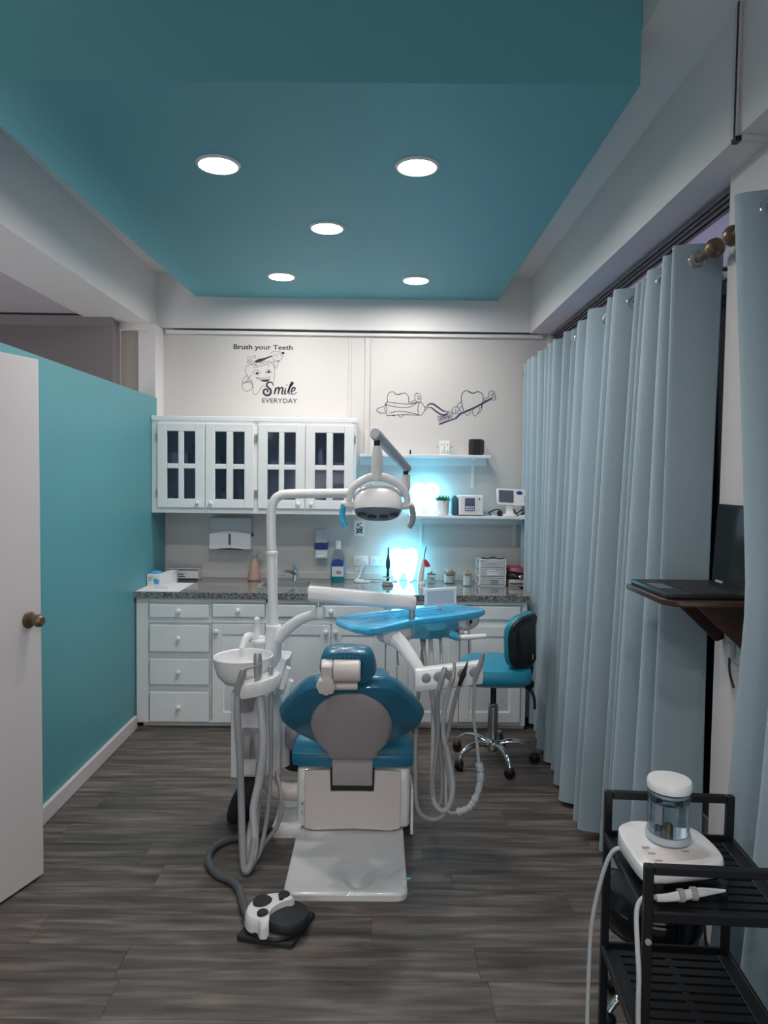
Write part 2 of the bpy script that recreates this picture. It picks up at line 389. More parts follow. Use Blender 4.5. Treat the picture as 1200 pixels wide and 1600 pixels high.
for x0, z0, z1 in ((1.255, 2.722, 2.74), (1.285, 2.70, 2.74), (1.27, 2.712, 2.74), (1.302, 2.69, 2.74)): bx(bm, x0, x0+.009, 2.57, 5.36, z0, z1)
struct('trim_12', bm, 'rail_grey', 'grey grooved aluminium rail under the beam above the far curtain', 'rail')
rw = thing('trim_13', 'white cable raceway bending under the beam near the column head', 'raceway', (1.09, 2.29, 2.74), kind='structure')
obj('raceway_run', box(1.086, 1.10, 2.285, 2.31, 2.735, 3.14), 'door_paint', rw, .002)
obj('raceway_run', box(1.106, 1.32, 2.27, 2.30, 2.724, 2.74), 'door_paint', rw, .002)
obj('raceway_corner', box(1.088, 1.106, 2.275, 2.305, 2.722, 2.737), 'black_plastic', rw)
obj('cable', box(1.083, 1.0865, 2.277, 2.283, 2.735, 3.14), 'black_rubber', rw)

# ceiling lights
def ceiling_light(x, y, label):
    z = 2.97; t = thing('ceiling_light', label, 'ceiling light', (x, y, z), 'round recessed ceiling lights')
    obj('trim_ring', lathe(B(), [(.079, 0), (.079, -.010), (.083, -.011), (.093, -.004), (.093, 0)], (x, y, z), seg=36), 'white_plastic', t)
    obj('diffuser', lathe(B(), [(.0785, -.001), (.078, -.003), (0, -.0035)], (x, y, z), seg=36), 'lamp_white', t)
    return t
c0 = ceiling_light(-.687, 3.092, 'lit round ceiling light in front row, over the open door side')
for x, y, lb in ((.144, 3.08, 'lit round ceiling light in front row, on the curtain side'), (-.286, 3.84, 'lit round ceiling light alone in the middle of the five'),
                 (-.648, 4.77, 'lit round ceiling light in back row, above the wall cabinet'), (.228, 4.815, 'lit round ceiling light in back row, above the open shelves')):
    dup(c0, (x, y, 2.97), lb)

for x, y, lb in ((-.70, .5, 'added unseen fill light above the viewpoint, on the doorway side'), (.20, .5, 'added unseen fill light above the viewpoint, on the window side'), (-.25, -.25, 'added unseen fill light in the middle of the rear panel'), (-.70, -1.2, 'added unseen fill light farthest behind the viewpoint, doorway side'), (.20, -1.2, 'added unseen fill light farthest behind the viewpoint, window side')):  # unseen copies added behind the viewpoint to brighten surfaces facing it
    dup(c0, (x, y, 2.97), lb)
# door
d = V((-.315, -.949, 0)).normalized(); nrm = V((.949, -.315, 0)).normalized(); L0 = V((-1.37, 2.935, 0))
dt = thing('door_1', 'open white flush door with bronze round knob', 'door', tuple(L0), kind='structure')
def dmap(u, v, w): return L0+d*u+nrm*w+V((0, 0, v))
obj('door_leaf', pad(B(), [(0, .012), (.76, .012), (.76, 2.125), (0, 2.125)], dmap, [(1, -.036), (1, 0)]), 'door_paint', dt, .002)
def onx(prof, u, v, m, name, parent): # turned piece standing out of the door face
    rot = Matrix((( d.x, 0, nrm.x), (d.y, 0, nrm.y), (0, 1, 0)))
    return obj(name, lathe(B(), prof, dmap(u, v, 0), rot=rot, seg=24), m, parent)
kn = onx([(0, .07), (.016, .068), (.024, .06), (.026, .05), (.022, .036), (.012, .03), (.011, .006)], .065, 1.085, 'brown_metal', 'knob', dt)
onx([(.034, 0), (.034, .004), (.028, .009), (.012, .012)], .065, 1.085, 'brown_metal', 'rosette', dt)
obj('latch_plate', pad(B(), [(-.0015, 1.05), (0, 1.05), (0, 1.12), (-.0015, 1.12)], dmap, [(1, -.03), (1, -.006)]), 'brass', dt)

# ================================================================ base cabinet
FY = 4.73
cab = thing('base_cabinet', 'long white base cabinet with raised-panel doors and round knobs under granite', 'cabinet', (-.29, 5.05, 0))
bm = box(-1.585, -1.567, FY+.02, 5.4, .052, .865); bx(bm, .972, .99, FY+.02, 5.4, .052, .865); bx(bm, -1.567, .972, 5.385, 5.4, .052, .865); bx(bm, -1.567, .972, FY+.02, 5.385, .052, .07); bx(bm, -1.567, .972, FY+.02, FY+.026, .07, .865); bx(bm, -1.55, .99, FY+.035, 5.38, 0, .052)
obj('body', bm, 'cabinet_white', cab)
bm = B()
zs = [(.052, .865)]
for x0, x1 in ((-1.585, -1.505), (-1.096, -1.09), (-.733, -.664), (.062, .13), (.958, .99)): bx(bm, x0, x1, FY, FY+.02, .03, .865)
bx(bm, -1.505, .958, FY, FY+.02, .838, .865); bx(bm, -1.505, .958, FY+.001, FY+.02, .03, .05)
bx(bm, -1.505, .958, FY+.001, FY+.02, .70, .738)
obj('face_frame', bm, 'cabinet_white', cab, .002)
KN = [(.0, .034), (.010, .033), (.0155, .027), (.0165, .020), (.013, .012), (.008, .007), (.009, 0)]
def knob(x, z, parent, y=FY-.018, s=1.):
    obj('knob', lathe(B(), [(r*s, -h*s) for r, h in KN], (x, y, z), axis='Y', seg=18), 'cabinet_white', parent)
def drawer(x0, x1, z0, z1, kx=None):
    o = obj('drawer', box(x0, x1, FY-.018, FY+.006, z0, z1), 'cabinet_white', cab, .007, 2)
    knob(kx if kx is not None else (x0+x1)/2, (z0+z1)/2+.004, o); return o
def cdoor(x0, x1, z0, z1, kside, hs=None):
    bm = box(x0, x1, FY-.008, FY+.006, z0, z1)
    r = .068
    for a, b, c, e in ((x0, x0+r, z0, z1), (x1-r, x1, z0, z1), (x0+r, x1-r, z0, z0+r), (x0+r, x1-r, z1-r, z1)): bx(bm, a, b, FY-.019, FY-.006, c, e)
    o = obj('door', bm, 'cabinet_white', cab, .003)
    u0, u1, v0, v1 = x0+r+.012, x1-r-.012, z0+r+.012, z1-r-.012; k = .03
    bm = loft(B(), [[V((a, y, b)) for a, b in ((u0+s, v0+s), (u1-s, v0+s), (u1-s, v1-s), (u0+s, v1-s))] for s, y in ((0, FY-.007), (0, FY-.009), (k, FY-.018))])
    obj('raised_panel', bm, 'cabinet_white', o)
    knob(x0+.03 if kside < 0 else x1-.03, z1-.045, o)
    if hs:
        hx = x1+.006 if kside < 0 else x0-.006
        for zz in (z1-.07, z0+.07): obj('hinge', cyl(B(), (hx, FY-.012, zz-.022), (hx, FY-.012, zz+.022), .006, 10), 'steel', o)
    return o
for z0, z1 in ((.733, .822), (.507, .686), (.288, .46), (.04, .241)): drawer(-1.495, -1.103, z0, z1)
drawer(-1.082, -.738, .741, .828); cdoor(-1.082, -.738, .04, .695, -1)
drawer(-.656, .05, .745, .826); cdoor(-.656, -.304, .042, .697, 1); cdoor(-.301, .054, .045, .699, -1, True)
drawer(.137, .944, .742, .832); cdoor(.139, .544, .055, .697, 1, True); cdoor(.548, .952, .058, .70, -1)

# worktop with the sink hole
top = B(); Z0, Z1 = .865, .905
SX0, SX1, SY0, SY1 = -.82, -.47, 4.93, 5.22
for a in ((-1.59, SX0, 4.70, 5.4), (SX1, 1.0, 4.70, 5.4), (SX0, SX1, 4.70, SY0), (SX0, SX1, SY1, 5.4)): bx(top, a[0], a[1], a[2], a[3], Z0, Z1)
bmesh.ops.remove_doubles(top, verts=top.verts[:], dist=1e-5)
tag(obj('worktop', top, 'granite'), 'polished speckled grey granite worktop on the white base cabinet', 'worktop')
sk = thing('sink', 'small stainless steel inset sink in the granite worktop', 'sink', ((SX0+SX1)/2, (SY0+SY1)/2, Z1))
o_ = rrect(SX0-.012, SX1+.012, SY0-.012, SY1+.012, .04); i_ = rrect(SX0+.012, SX1-.012, SY0+.012, SY1-.012, .035); b_ = rrect(SX0+.03, SX1-.03, SY0+.03, SY1-.03, .05)
bm = B(); R = [[bm.verts.new((u, v, z)) for u, v in q] for q, z in ((o_, .9055), (o_, .908), (i_, .908), (i_, .80), (b_, .775))]
for a, b in zip(R, R[1:]):
    for k in range(len(a)): bm.faces.new((a[k], a[(k+1) % len(a)], b[(k+1) % len(a)], b[k]))
bm.faces.new(R[-1]); obj('basin', bm, 'steel', sk)
obj('drain', lathe(B(), [(.03, 0), (.03, .004), (.02, .006), (0, .004)], (-.645, 5.07, .776)), 'chrome', sk)
fc = thing('faucet', 'small chrome lever tap behind the steel sink', 'tap', (-.605, 5.29, Z1))
obj('base', lathe(B(), [(.026, 0), (.026, .01), (.02, .02), (.019, .075), (.016, .085), (0, .087)], (-.605, 5.29, Z1)), 'chrome', fc)
obj('spout', tube(B(), [(-.605, 5.285, .955), (-.64, 5.22, .985), (-.672, 5.16, .985), (-.68, 5.14, .968)], [.014, .012, .011, .012], 12, 4), 'chrome', fc)
obj('lever', tube(B(), [(-.605, 5.29, .985), (-.612, 5.275, 1.01), (-.63, 5.245, 1.05)], [.02, .015, .006], 12, 3, .6), 'chrome', fc)

# ================================================================ wall cabinet
wc = thing('wall_cabinet', 'white wall cabinet with four six-light style glazed doors and small knobs', 'cabinet', (-.885, 5.4, 1.405))
wc['label'] = 'white wall cabinet with four glazed doors, four panes in each door'
X0, X1, ZA, ZB, CY = -1.588, -.166, 1.405, 2.076, 5.07
bm = B()
bx(bm, X0, X0+.02, CY+.02, 5.4, ZA, ZB); bx(bm, X1-.02, X1, CY+.02, 5.4, ZA, ZB); bx(bm, X0+.02, X1-.02, CY+.02, 5.4, ZA, ZA+.022); bx(bm, X0+.02, X1-.02, CY+.02, 5.4, ZB-.02, ZB)
bx(bm, X0+.02, X1-.02, 5.385, 5.4, ZA+.022, ZB-.02); bx(bm, -.868, -.852, CY+.02, 5.385, ZA+.022, ZB-.02)
obj('body', bm, 'cabinet_white', wc)
bm = B()
for a, b in ((X0, -1.53), (-1.222, -1.20), (-.885, -.832), (-.528, -.504), (-.188, X1)): bx(bm, a, b, CY, CY+.02, ZA, ZB)
for a, b in ((-1.53, -1.222), (-1.20, -.885), (-.832, -.528), (-.504, -.188)): bx(bm, a, b, CY, CY+.02, ZA, ZA+.045); bx(bm, a, b, CY, CY+.02, ZB-.05, ZB)
obj('face_frame', bm, 'cabinet_white', wc, .002)
obj('cornice', box(X0, X1+.006, CY-.01, CY+.03, ZB-.028, ZB+.004), 'cabinet_white', wc, .004)
obj('inner_shelf', box(X0+.02, -.87, CY+.05, 5.385, 1.728, 1.744), 'cabinet_white', wc)
obj('inner_shelf', box(-.85, X1-.02, CY+.05, 5.385, 1.728, 1.744), 'cabinet_white', wc)
for x0, x1, ks in ((-1.542, -1.214, 1), (-1.208, -.872, -1), (-.843, -.516, 1), (-.512, -.177, -1)):
    z0, z1 = 1.443, 2.03; w = x1-x0
    xa = [x0+.066, x0+.066+.079]; xb = [x1-.066-.079, x1-.066]; za = [z0+.062, z0+.272]; zb = [z0+.307, z1-.056]
    bm = B(); y0, y1 = CY-.02, CY
    bx(bm, x0, xa[0], y0, y1, z0, z1); bx(bm, xb[1], x1, y0, y1, z0, z1)
    bx(bm, xa[0], xb[1], y0, y1, z0, za[0]); bx(bm, xa[0], xb[1], y0, y1, zb[1], z1)
    bx(bm, xa[1], xb[0], y0, y1, za[0], zb[1]); bx(bm, xa[0], xa[1], y0, y1, za[1], zb[0]); bx(bm, xb[0], xb[1], y0, y1, za[1], zb[0])
    dr = obj('door', bm, 'cabinet_white', wc, .004)
    for xs in (xa, xb):
        for zz in (za, zb): obj('pane', box(xs[0]-.004, xs[1]+.004, CY-.008, CY-.005, zz[0]-.004, zz[1]+.004), 'tinted_glass', dr)
    knob(x1-.045 if ks > 0 else x0+.04, z0+.035, dr, CY-.02, .85)
    hx = x0-.008 if ks > 0 else x1+.008
    for zz in (z0+.10, z1-.10): obj('hinge', cyl(B(), (hx, CY-.008, zz-.028), (hx, CY-.008, zz+.028), .006, 10), 'steel', dr)
def simple(name, bm, m, label, cat, bevel=0, group=None): return tag(obj(name, bm, m, None, bevel), label, cat, group)
def bottle(name, c, r, h, m, capm, label, cat='bottle', group=None):
    t = thing(name, label, cat, c, group)
    obj('body', lathe(B(), [(0, 0), (r*.95, 0), (r, .01), (r, h*.68), (r*.5, h*.82), (r*.42, h*.86)], c, seg=20), m, t)
    obj('cap', lathe(B(), [(r*.46, h*.85), (r*.46, h*.99), (r*.4, h), (0, h)], c, seg=20), capm, t); return t
simple('carton', box(-1.49, -1.37, 5.2, 5.3, 1.745, 1.83), 'paper_white', 'white carton behind the first cabinet door, upper shelf', 'box', .002)
simple('carton', box(-1.345, -1.25, 5.22, 5.32, 1.745, 1.90), 'grey_plastic', 'taller grey carton behind the first cabinet door, upper shelf', 'box', .002)
simple('carton', box(-1.47, -1.40, 5.2, 5.3, 1.428, 1.52), 'grey_plastic', 'small grey carton on the cabinet floor behind the first door', 'box', .002)
bottle('bottle', (-1.12, 5.22, 1.428), .028, .15, 'white_plastic', 'grey_plastic', 'white bottle on the cabinet floor behind the second door')
bottle('bottle', (-.99, 5.24, 1.428), .03, .17, 'frosted', 'white_plastic', 'frosted bottle on the cabinet floor behind the second door')
simple('dish', lathe(B(), [(0, 0), (.03, 0), (.05, .07), (.046, .07), (.028, .008), (0, .008)], (-1.10, 5.22, 1.745)), 'steel', 'steel cup behind the second cabinet door, upper shelf', 'cup')
simple('carton', box(-.77, -.57, 5.17, 5.33, 1.745, 1.775), 'paper_white', 'flat white carton behind the third cabinet door, upper shelf', 'box', .002)
bottle('bottle', (-.42, 5.2, 1.745), .024, .13, 'white_plastic', 'white_plastic', 'white bottle behind the fourth cabinet door, upper shelf')
simple('carton', box(-.34, -.26, 5.2, 5.3, 1.745, 1.775), 'paper_white', 'small flat carton behind the fourth cabinet door, upper shelf', 'box', .002)

# ================================================================ open shelves
def shelf(x0, x1, y0, z, label, br):
    t = thing('wall_shelf', label, 'shelf', ((x0+x1)/2, 5.4, z))
    obj('board', box(x0, x1, y0, 5.4, z-.02, z), 'shelf_white', t, .004)
    obj('back_rail', box(x0, x1, 5.388, 5.4, z-.075, z-.02), 'shelf_white', t, .002)
    for x in br:
        bm = box(x-.01, x+.01, 5.392, 5.4, z-.24, z-.02); bx(bm, x-.008, x+.008, y0+.05, 5.392, z-.032, z-.02)
        obj('bracket', bm, 'shelf_white', t)
shelf(-.14, .80, 5.19, 1.838, 'upper white wall shelf with black pencil holder on it', (-.04, .70))
shelf(.22, 1.13, 5.10, 1.405, 'lower white wall shelf with plant pot and small machines', (.32, 1.02))

# ================================================================ things on the shelves and worktop
TOOTH = smooth2([(-.42, .02), (-.62, .02), (-.80, .25), (-.97, .6), (-1, .84), (-.86, .97), (-.5, 1), (0, .93), (.5, 1), (.86, .97), (1, .84), (.97, .6), (.80, .25), (.62, .02), (.42, .02), (.28, .2), (0, .30), (-.28, .2)], 3)
def neon(x, y, z, w, h, label):
    t = thing('tooth_lamp', label, 'lamp', (x, y, z), 'glowing tooth lamps')
    ol = [(x+u*w/2, z+.006+v*(h-.012)) for u, v in TOOTH]
    obj('panel', prism(B(), ol, XZ(y), .004, .012), 'neon_panel', t)
    P = [(a, y, b) for a, b in ol]; P.append(P[0])
    obj('glow_tube', tube(B(), P, .009, 8), 'neon_tube', t)
    inner = [(x+(a-x)*.72, z+h*.56+(b-z-h*.56)*.66) for a, b in ol]; P = [(a, y-.002, b) for a, b in inner]; P.append(P[0])
    obj('glow_tube', tube(B(), P, .007, 8), 'neon_tube', t)
    obj('stand', box(x-w*.36, x-w*.24, y-.02, y+.03, z, z+.012), 'white_plastic', t); obj('stand', box(x+w*.24, x+w*.36, y-.02, y+.03, z, z+.012), 'white_plastic', t)
neon(.190, 5.30, .905, .185, .245, 'glowing cyan tooth-shaped lamp standing on the granite worktop')
neon(.345, 5.33, 1.405, .185, .225, 'glowing cyan tooth-shaped lamp on the lower shelf beside the plant')

def paper_towel():
    t = thing('towel_dispenser', 'grey-white paper towel dispenser mounted under the wall cabinet', 'dispenser', (-1.09, 5.4, 1.13))
    x0, x1 = -1.235, -.93
    obj('body', box(x0, x1, 5.29, 5.4, 1.21, 1.365), 'pale_grey', t, .012, 3)
    ol = [(x0, 1.245), (x0, 1.132), (x1, 1.132), (x1, 1.245)] + [(x1-(x1-x0)*k/8, 1.245+.022*sin(pi*k/8)) for k in range(1, 8)]
    obj('front_cover', pad(B(), ol, XZ(5.28), [(.97, -.012), (1, 0), (1, .12)]), 'white_plastic', t)
    obj('window', box((x0+x1)/2-.008, (x0+x1)/2+.008, 5.262, 5.272, 1.165, 1.245), 'screen_grey', t, .003)
    obj('slot', pad(B(), [(x0+.05, 1.13), (x1-.05, 1.13), (x1-.08, 1.138), (-1.082, 1.142), (x0+.08, 1.138)], XZ(5.266), [(1, 0), (1, .004)]), 'black_plastic', t)
paper_towel()
t = thing('soap_dispenser', 'clear wall soap dispenser with a blue band', 'dispenser', (-.42, 5.4, 1.07))
obj('tank', box(-.465, -.375, 5.32, 5.395, 1.17, 1.285), 'frosted', t, .008); obj('band', box(-.468, -.372, 5.315, 5.395, 1.135, 1.185), 'navy_blue', t, .004)
obj('base', box(-.465, -.375, 5.325, 5.4, 1.065, 1.135), 'white_plastic', t, .008); obj('push_bar', box(-.445, -.395, 5.305, 5.33, 1.075, 1.09), 'white_plastic', t, .003)
t = thing('mouthwash_bottle', 'tall bottle of teal mouthwash with blue and white label', 'bottle', (-.292, 5.27, .905)); c = (-.292, 5.27, .905)
def rb(z, sx, sy, r=.02): return [V((u, v, z)) for u, v in rrect(c[0]-sx, c[0]+sx, c[1]-sy, c[1]+sy, min(r, sy*.9))]
obj('lower_body', loft(B(), [rb(.905, .048, .026), rb(.92, .052, .03), rb(.99, .052, .03), rb(1.035, .05, .03)]), 'mouthwash', t)
obj('upper_body', loft(B(), [rb(1.035, .05, .03), rb(1.09, .048, .028), rb(1.125, .03, .022), rb(1.145, .018, .018)]), 'clear_plastic', t)
obj('cap', lathe(B(), [(.021, 1.145-.905), (.021, .295), (.018, .30), (0, .30)], c, seg=20), 'white_plastic', t)
obj('label', box(-.334, -.25, 5.235, 5.2405, .945, 1.055), 'paper_white', t, .002)
bm = B(); prism(bm, [(-.334, 1.02), (-.25, 1.02), (-.25, 1.06), (-.27, 1.07), (-.292, 1.074), (-.314, 1.07), (-.334, 1.06)], XZ(5.233), 0, .003); obj('label_top', bm, 'label_blue', t)
bm = B(); prism(bm, [(-.31, .975), (-.29, .992), (-.272, .982), (-.262, .99), (-.262, .966), (-.29, .962)], XZ(5.2335), 0, .0015); obj('label_print', bm, 'grey_plastic', t)
for i, x in enumerate((-.127, -.001)):
    t = thing('wall_outlet', ('white double socket with a white plug in it, above the worktop', 'white double socket with no plug, beside the glowing worktop lamp')[i], 'outlet', (x, 5.4, 1.04), 'wall sockets over the worktop')
    obj('plate', box(x-.058, x+.058, 5.392, 5.4, 1.008, 1.082), 'white_plastic', t, .003)
    for dx in (-.026, .026):
        o = obj('socket', pad(B(), circ(x+dx, 1.045, .018, 16, .022), XZ(5.389), [(1, 0), (1, .004)]), 'white_plastic', t)
        bm = B()
        for ex in (-.007, .007): bx(bm, x+dx+ex-.0015, x+dx+ex+.0015, 5.388, 5.39, 1.045, 1.055)
        cyl(bm, (x+dx, 5.388, 1.035), (x+dx, 5.39, 1.035), .003, 8); obj('slots', bm, 'black_plastic', o)
    if i == 0: obj('lower_plate', box(x-.05, x+.03, 5.394, 5.4, .965, 1.003), 'wall_white', t, .002)
t = thing('charger_cable', 'white plug and cable coiled on the worktop under the sockets', 'cable', (-.1, 5.27, .905))
obj('plug', box(-.115, -.09, 5.36, 5.388, 1.03, 1.055), 'white_plastic', t, .004)
obj('cable', tube(B(), [(-.10, 5.365, 1.035), (-.12, 5.35, .99), (-.14, 5.33, .93), (-.17, 5.26, .911), (-.13, 5.2, .911), (-.06, 5.23, .911), (-.10, 5.29, .912), (-.04, 5.26, .914), (.02, 5.25, .911)], .005, 8, 6), 'white_plastic', t)
obj('adapter', box(-.17, -.10, 5.235, 5.285, .905, .922), 'white_plastic', t, .006)
t = thing('wall_picture', 'small framed line drawing on the wall under the exam lamp', 'picture', (-.142, 5.4, 1.225))
obj('sheet', box(-.182, -.104, 5.394, 5.4, 1.225, 1.345), 'paper_white', t, .001)
bm = B(); ribbon(bm, [(-.17, 1.25), (-.14, 1.26), (-.118, 1.25), (-.125, 1.28), (-.15, 1.275), (-.13, 1.30), (-.16, 1.315), (-.12, 1.33)], .006, 5.3935); ribbon(bm, [(-.16, 1.29), (-.15, 1.26), (-.13, 1.27), (-.115, 1.30)], .009, 5.3935); obj('drawing', bm, 'ink', t)

t = thing('articulator_stand', 'tall dark and chrome dental stand in front of the glowing worktop lamp', 'stand', (.073, 5.1, .905)); c = (.073, 5.1, .905)
obj('base', lathe(B(), [(.036, 0), (.043, .004), (.043, .014), (.036, .018), (.036, .022), (.040, .026), (.038, .032), (.016, .036), (0, .036)], c), 'steel', t)
obj('stem', lathe(B(), [(.010, .036), (.012, .07), (.009, .10), (.009, .115), (.015, .13), (.016, .17), (.010, .20), (.006, .22), (.005, .27), (0, .272)], c, seg=16), 'dark_teal', t)
obj('crossbar', cyl(B(), (.035, 5.1, .965), (.112, 5.1, .967), .005, 8), 'chrome', t); obj('ring', lathe(B(), [(.018, .055), (.022, .06), (.022, .066), (.012, .07)], c), 'chrome', t)
t = thing('curing_light', 'white handheld curing light with a red shield, upright in its base', 'curing light', (.318, 5.17, .905)); c = (.315, 5.17, .905)
obj('charger', lathe(B(), [(0, 0), (.03, 0), (.03, .012), (.024, .02), (0, .02)], c), 'white_plastic', t)
obj('body', tube(B(), [(.305, 5.17, .92), (.315, 5.17, 1.0), (.325, 5.17, 1.07), (.332, 5.17, 1.09)], [.021, .02, .015, .012], 14, 3), 'white_plastic', t)
obj('light_guide', tube(B(), [(.332, 5.17, 1.09), (.336, 5.17, 1.13), (.342, 5.165, 1.16), (.345, 5.15, 1.178)], .004, 8, 4), 'dark_teal', t)
obj('red_shield', pad(B(), smooth2([(.33, 1.085), (.345, 1.088), (.365, 1.065), (.376, 1.04), (.36, 1.034), (.338, 1.038)], 3), XZ(5.15), [(.9, 0), (1, .004), (.9, .008)]), 'red_plastic', t)
def jar(x, y, r, h, label, lid, inside):
    z = .905; t = thing('glass_jar', label, 'jar', (x, y, z), 'small jars along the worktop')
    obj('glass', lathe(B(), [(0, 0), (r*.96, 0), (r, .006), (r, h), (r*.94, h), (r*.92, .008), (0, .007)], (x, y, z), seg=24), 'thin_clear', t)
    if inside == 'cotton':
        bm = B()
        for k in range(22):
            a = random.random()*6.28; q = r*.62*sqrt(random.random()); zz = z+.018+random.random()*(h-.04)
            ell(bm, (x+q*cos(a), y+q*sin(a), zz), (.011, .011, .010), 8, 6)
        o = obj('cotton_balls', bm, 'cotton', t); o['kind'] = 'stuff'
    else: obj('filling', lathe(B(), [(0, .008), (r*.86, .008), (r*.86, h*.82), (r*.6, h*.88), (0, h*.9)], (x, y, z)), 'cotton', t)
    if lid: obj('lid', lathe(B(), [(r*1.06, h), (r*1.06, h+.008), (r*.3, h+.012), (.006, h+.014), (.008, h+.022), (.005, h+.028), (0, h+.028)], (x, y, z)), 'light_wood' if lid == 'wood' else 'chrome', t)
    return t
jar(.378, 5.08, .034, .085, 'glass jar of cotton balls beside the curing light', 'chrome', 'cotton')
j = jar(.524, 5.25, .044, .07, 'squat glass jar with wooden rim holding small wrapped pieces on top', None, 'plain')
obj('rim', lathe(B(), [(.047, .068), (.049, .072), (.047, .077), (.0, .077)], (.524, 5.25, .905)), 'light_wood', j)
for k in range(6):
    a = k*1.05; obj('wrapped_piece', ell(B(), (.524+.026*cos(a), 5.25+.026*sin(a), .998+.008*(k % 2)), (.013, .011, .017), 8, 6), 'frosted' if k % 2 else 'white_plastic', j)
jar(.641, 5.12, .034, .088, 'small glass jar with wooden lid beside the drawer box', 'wood', 'plain')
# drawer organiser
t = thing('drawer_organizer', 'white frame mini organiser with three clear drawers on the worktop', 'organizer', (.82, 5.2, .905))
x0, x1, y0, y1, z0, z1 = .722, .916, 5.12, 5.32, .905, 1.095
bm = B()
for a in (x0, x1-.012): bx(bm, a, a+.012, y0, y0+.015, z0, z1); bx(bm, a, a+.012, y1-.015, y1, z0, z1)
for k in range(4):
    zz = z0+(z1-z0-.008)*k/3; bx(bm, x0, x1, y0, y1, zz, zz+.008)
obj('frame', bm, 'white_plastic', t, .002)
for k in range(3):
    zz = z0+.009+k*.0607
    o = obj('drawer', box(x0+.014, x1-.014, y0-.004, y1-.012, zz+.002, zz+.048), 'frosted', t, .003)
    obj('pull', box((x0+x1)/2-.03, (x0+x1)/2+.03, y0-.012, y0-.004, zz+.04, zz+.047), 'white_plastic', o, .002)
    if k < 2: obj('contents', box(.78+.03*(1-k), .86, y0-.0055, y0-.004, zz+.008, zz+.036), 'paper_white' if k else 'grey_plastic', o)
t = thing('cable', 'dark cable lying on top of the drawer organiser', 'cable', (.82, 5.2, 1.095))
obj('strand', tube(B(), [(.75, 5.2, 1.099), (.79, 5.16, 1.099), (.83, 5.2, 1.103), (.87, 5.15, 1.099), (.905, 5.18, 1.099)], .005, 8, 5), 'black_rubber', t)
t = thing('pouch', 'maroon cosmetic pouch lying uppermost beside the organiser', 'pouch', (1.015, 5.22, 1.0)); obj('bag', pad(B(), smooth2([(.945, 5.12), (1.09, 5.11), (1.11, 5.2), (1.10, 5.3), (.95, 5.31), (.935, 5.2)], 3), lambda u, v, w: (u, v, 1.001+w-.02*(u-1.02)), [(.92, 0), (1, .012), (1, .022), (.93, .034), (.6, .038)]), 'maroon', t)
obj('zip', tube(B(), [(.945, 5.112, 1.022), (1.02, 5.104, 1.012), (1.095, 5.105, 1.0)], .004, 6, 3), 'chrome', t)
t = thing('pouch', 'black shiny pouch under the maroon pouch', 'pouch', (1.015, 5.22, .955)); obj('bag', pad(B(), smooth2([(.935, 5.12), (1.09, 5.11), (1.115, 5.2), (1.10, 5.32), (.95, 5.32), (.93, 5.2)], 3), XY(.956), [(.92, 0), (1, .012), (1, .028), (.93, .040), (.6, .0405)]), 'screen_black', t)
obj('clasp', lathe(B(), [(.016, 0), (.016, -.006), (.008, -.008), (0, -.008)], (1.02, 5.112, .975), axis='Y'), 'chrome', t)
t = thing('wallet', 'grey zipped case at the bottom of the pouch pile', 'case', (1.015, 5.22, .905)); obj('case', pad(B(), rrect(.935, 1.105, 5.11, 5.32, .03), XY(.905), [(.96, 0), (1, .008), (1, .040), (.95, .050)]), 'shell_grey', t)
obj('zip', tube(B(), [(.938, 5.106, .928), (1.1, 5.106, .928)], .0035, 6), 'black_plastic', t)
# near end of the worktop
t = thing('spray_bottle', 'peach plastic trigger spray bottle near the sink', 'bottle', (-.905, 5.29, .905)); c = (-.905, 5.29, .905)
obj('body', lathe(B(), [(0, 0), (.045, 0), (.05, .006), (.045, .05), (.036, .09), (.026, .125), (.016, .155), (.013, .165)], c), 'peach', t)
obj('collar', lathe(B(), [(.017, .16), (.017, .185), (.012, .19)], c), 'grey_plastic', t)
obj('trigger_head', loft(B(), [[V((-.905+u, 5.29+s, 1.09+v)) for u, v in ((-.02, .0), (-.012, .022), (.03, .034), (.06, .026), (.058, .016), (.028, .01), (.015, 0))] for s in (-.011, .011)]), 'grey_plastic', t)
obj('trigger', tube(B(), [(-.875, 5.29, 1.1), (-.862, 5.29, 1.075), (-.848, 5.29, 1.05)], [.008, .006, .005], 8, 3), 'peach', t)
t = thing('glove_box', 'white carton of blue gloves at the wall end of the worktop', 'box', (-1.53, 5.0, .905))
obj('carton', box(-1.585, -1.49, 4.95, 5.07, .9075, .985), 'paper_white', t, .002)
obj('print', pad(B(), smooth2([(-1.535, .925), (-1.52, .918), (-1.505, .922), (-1.5, .945), (-1.51, .95), (-1.53, .958), (-1.54, .95)], 3), XZ(4.9485), [(1, 0), (1, .0012)]), 'sky_blue', t)
bm = B()
for k in range(3): bx(bm, -1.575, -1.552+.004*k, 4.9485, 4.9497, .94+.012*k, .943+.012*k)
obj('lettering', bm, 'ink', t)
obj('gloves', pad(B(), smooth2([(-1.565, 4.98), (-1.52, 4.97), (-1.5, 5.0), (-1.505, 5.04), (-1.55, 5.05), (-1.575, 5.02)], 3), lambda u, v, w: (u, v, .985+w+.01*sin(u*160)*sin(v*120)), [(1, 0), (.95, .006), (.6, .013), (.2, .015)]), 'sky_blue', t)
t = thing('carton', 'plain white carton behind the blue glove box', 'box', (-1.455, 5.1, .905)); obj('box', box(-1.49, -1.43, 5.02, 5.16, .9075, .985), 'paper_white', t, .002); obj('flap', prism(B(), [(-1.49, .985), (-1.43, .985), (-1.425, .99), (-1.488, .992)], XZ(5.02), 0, .14), 'paper_white', t)
simple('paper_sheet', box(-1.585, -1.30, 4.715, 5.10, .9052, .907), 'paper_white', 'loose white sheets under the glove box at the worktop edge', 'paper')
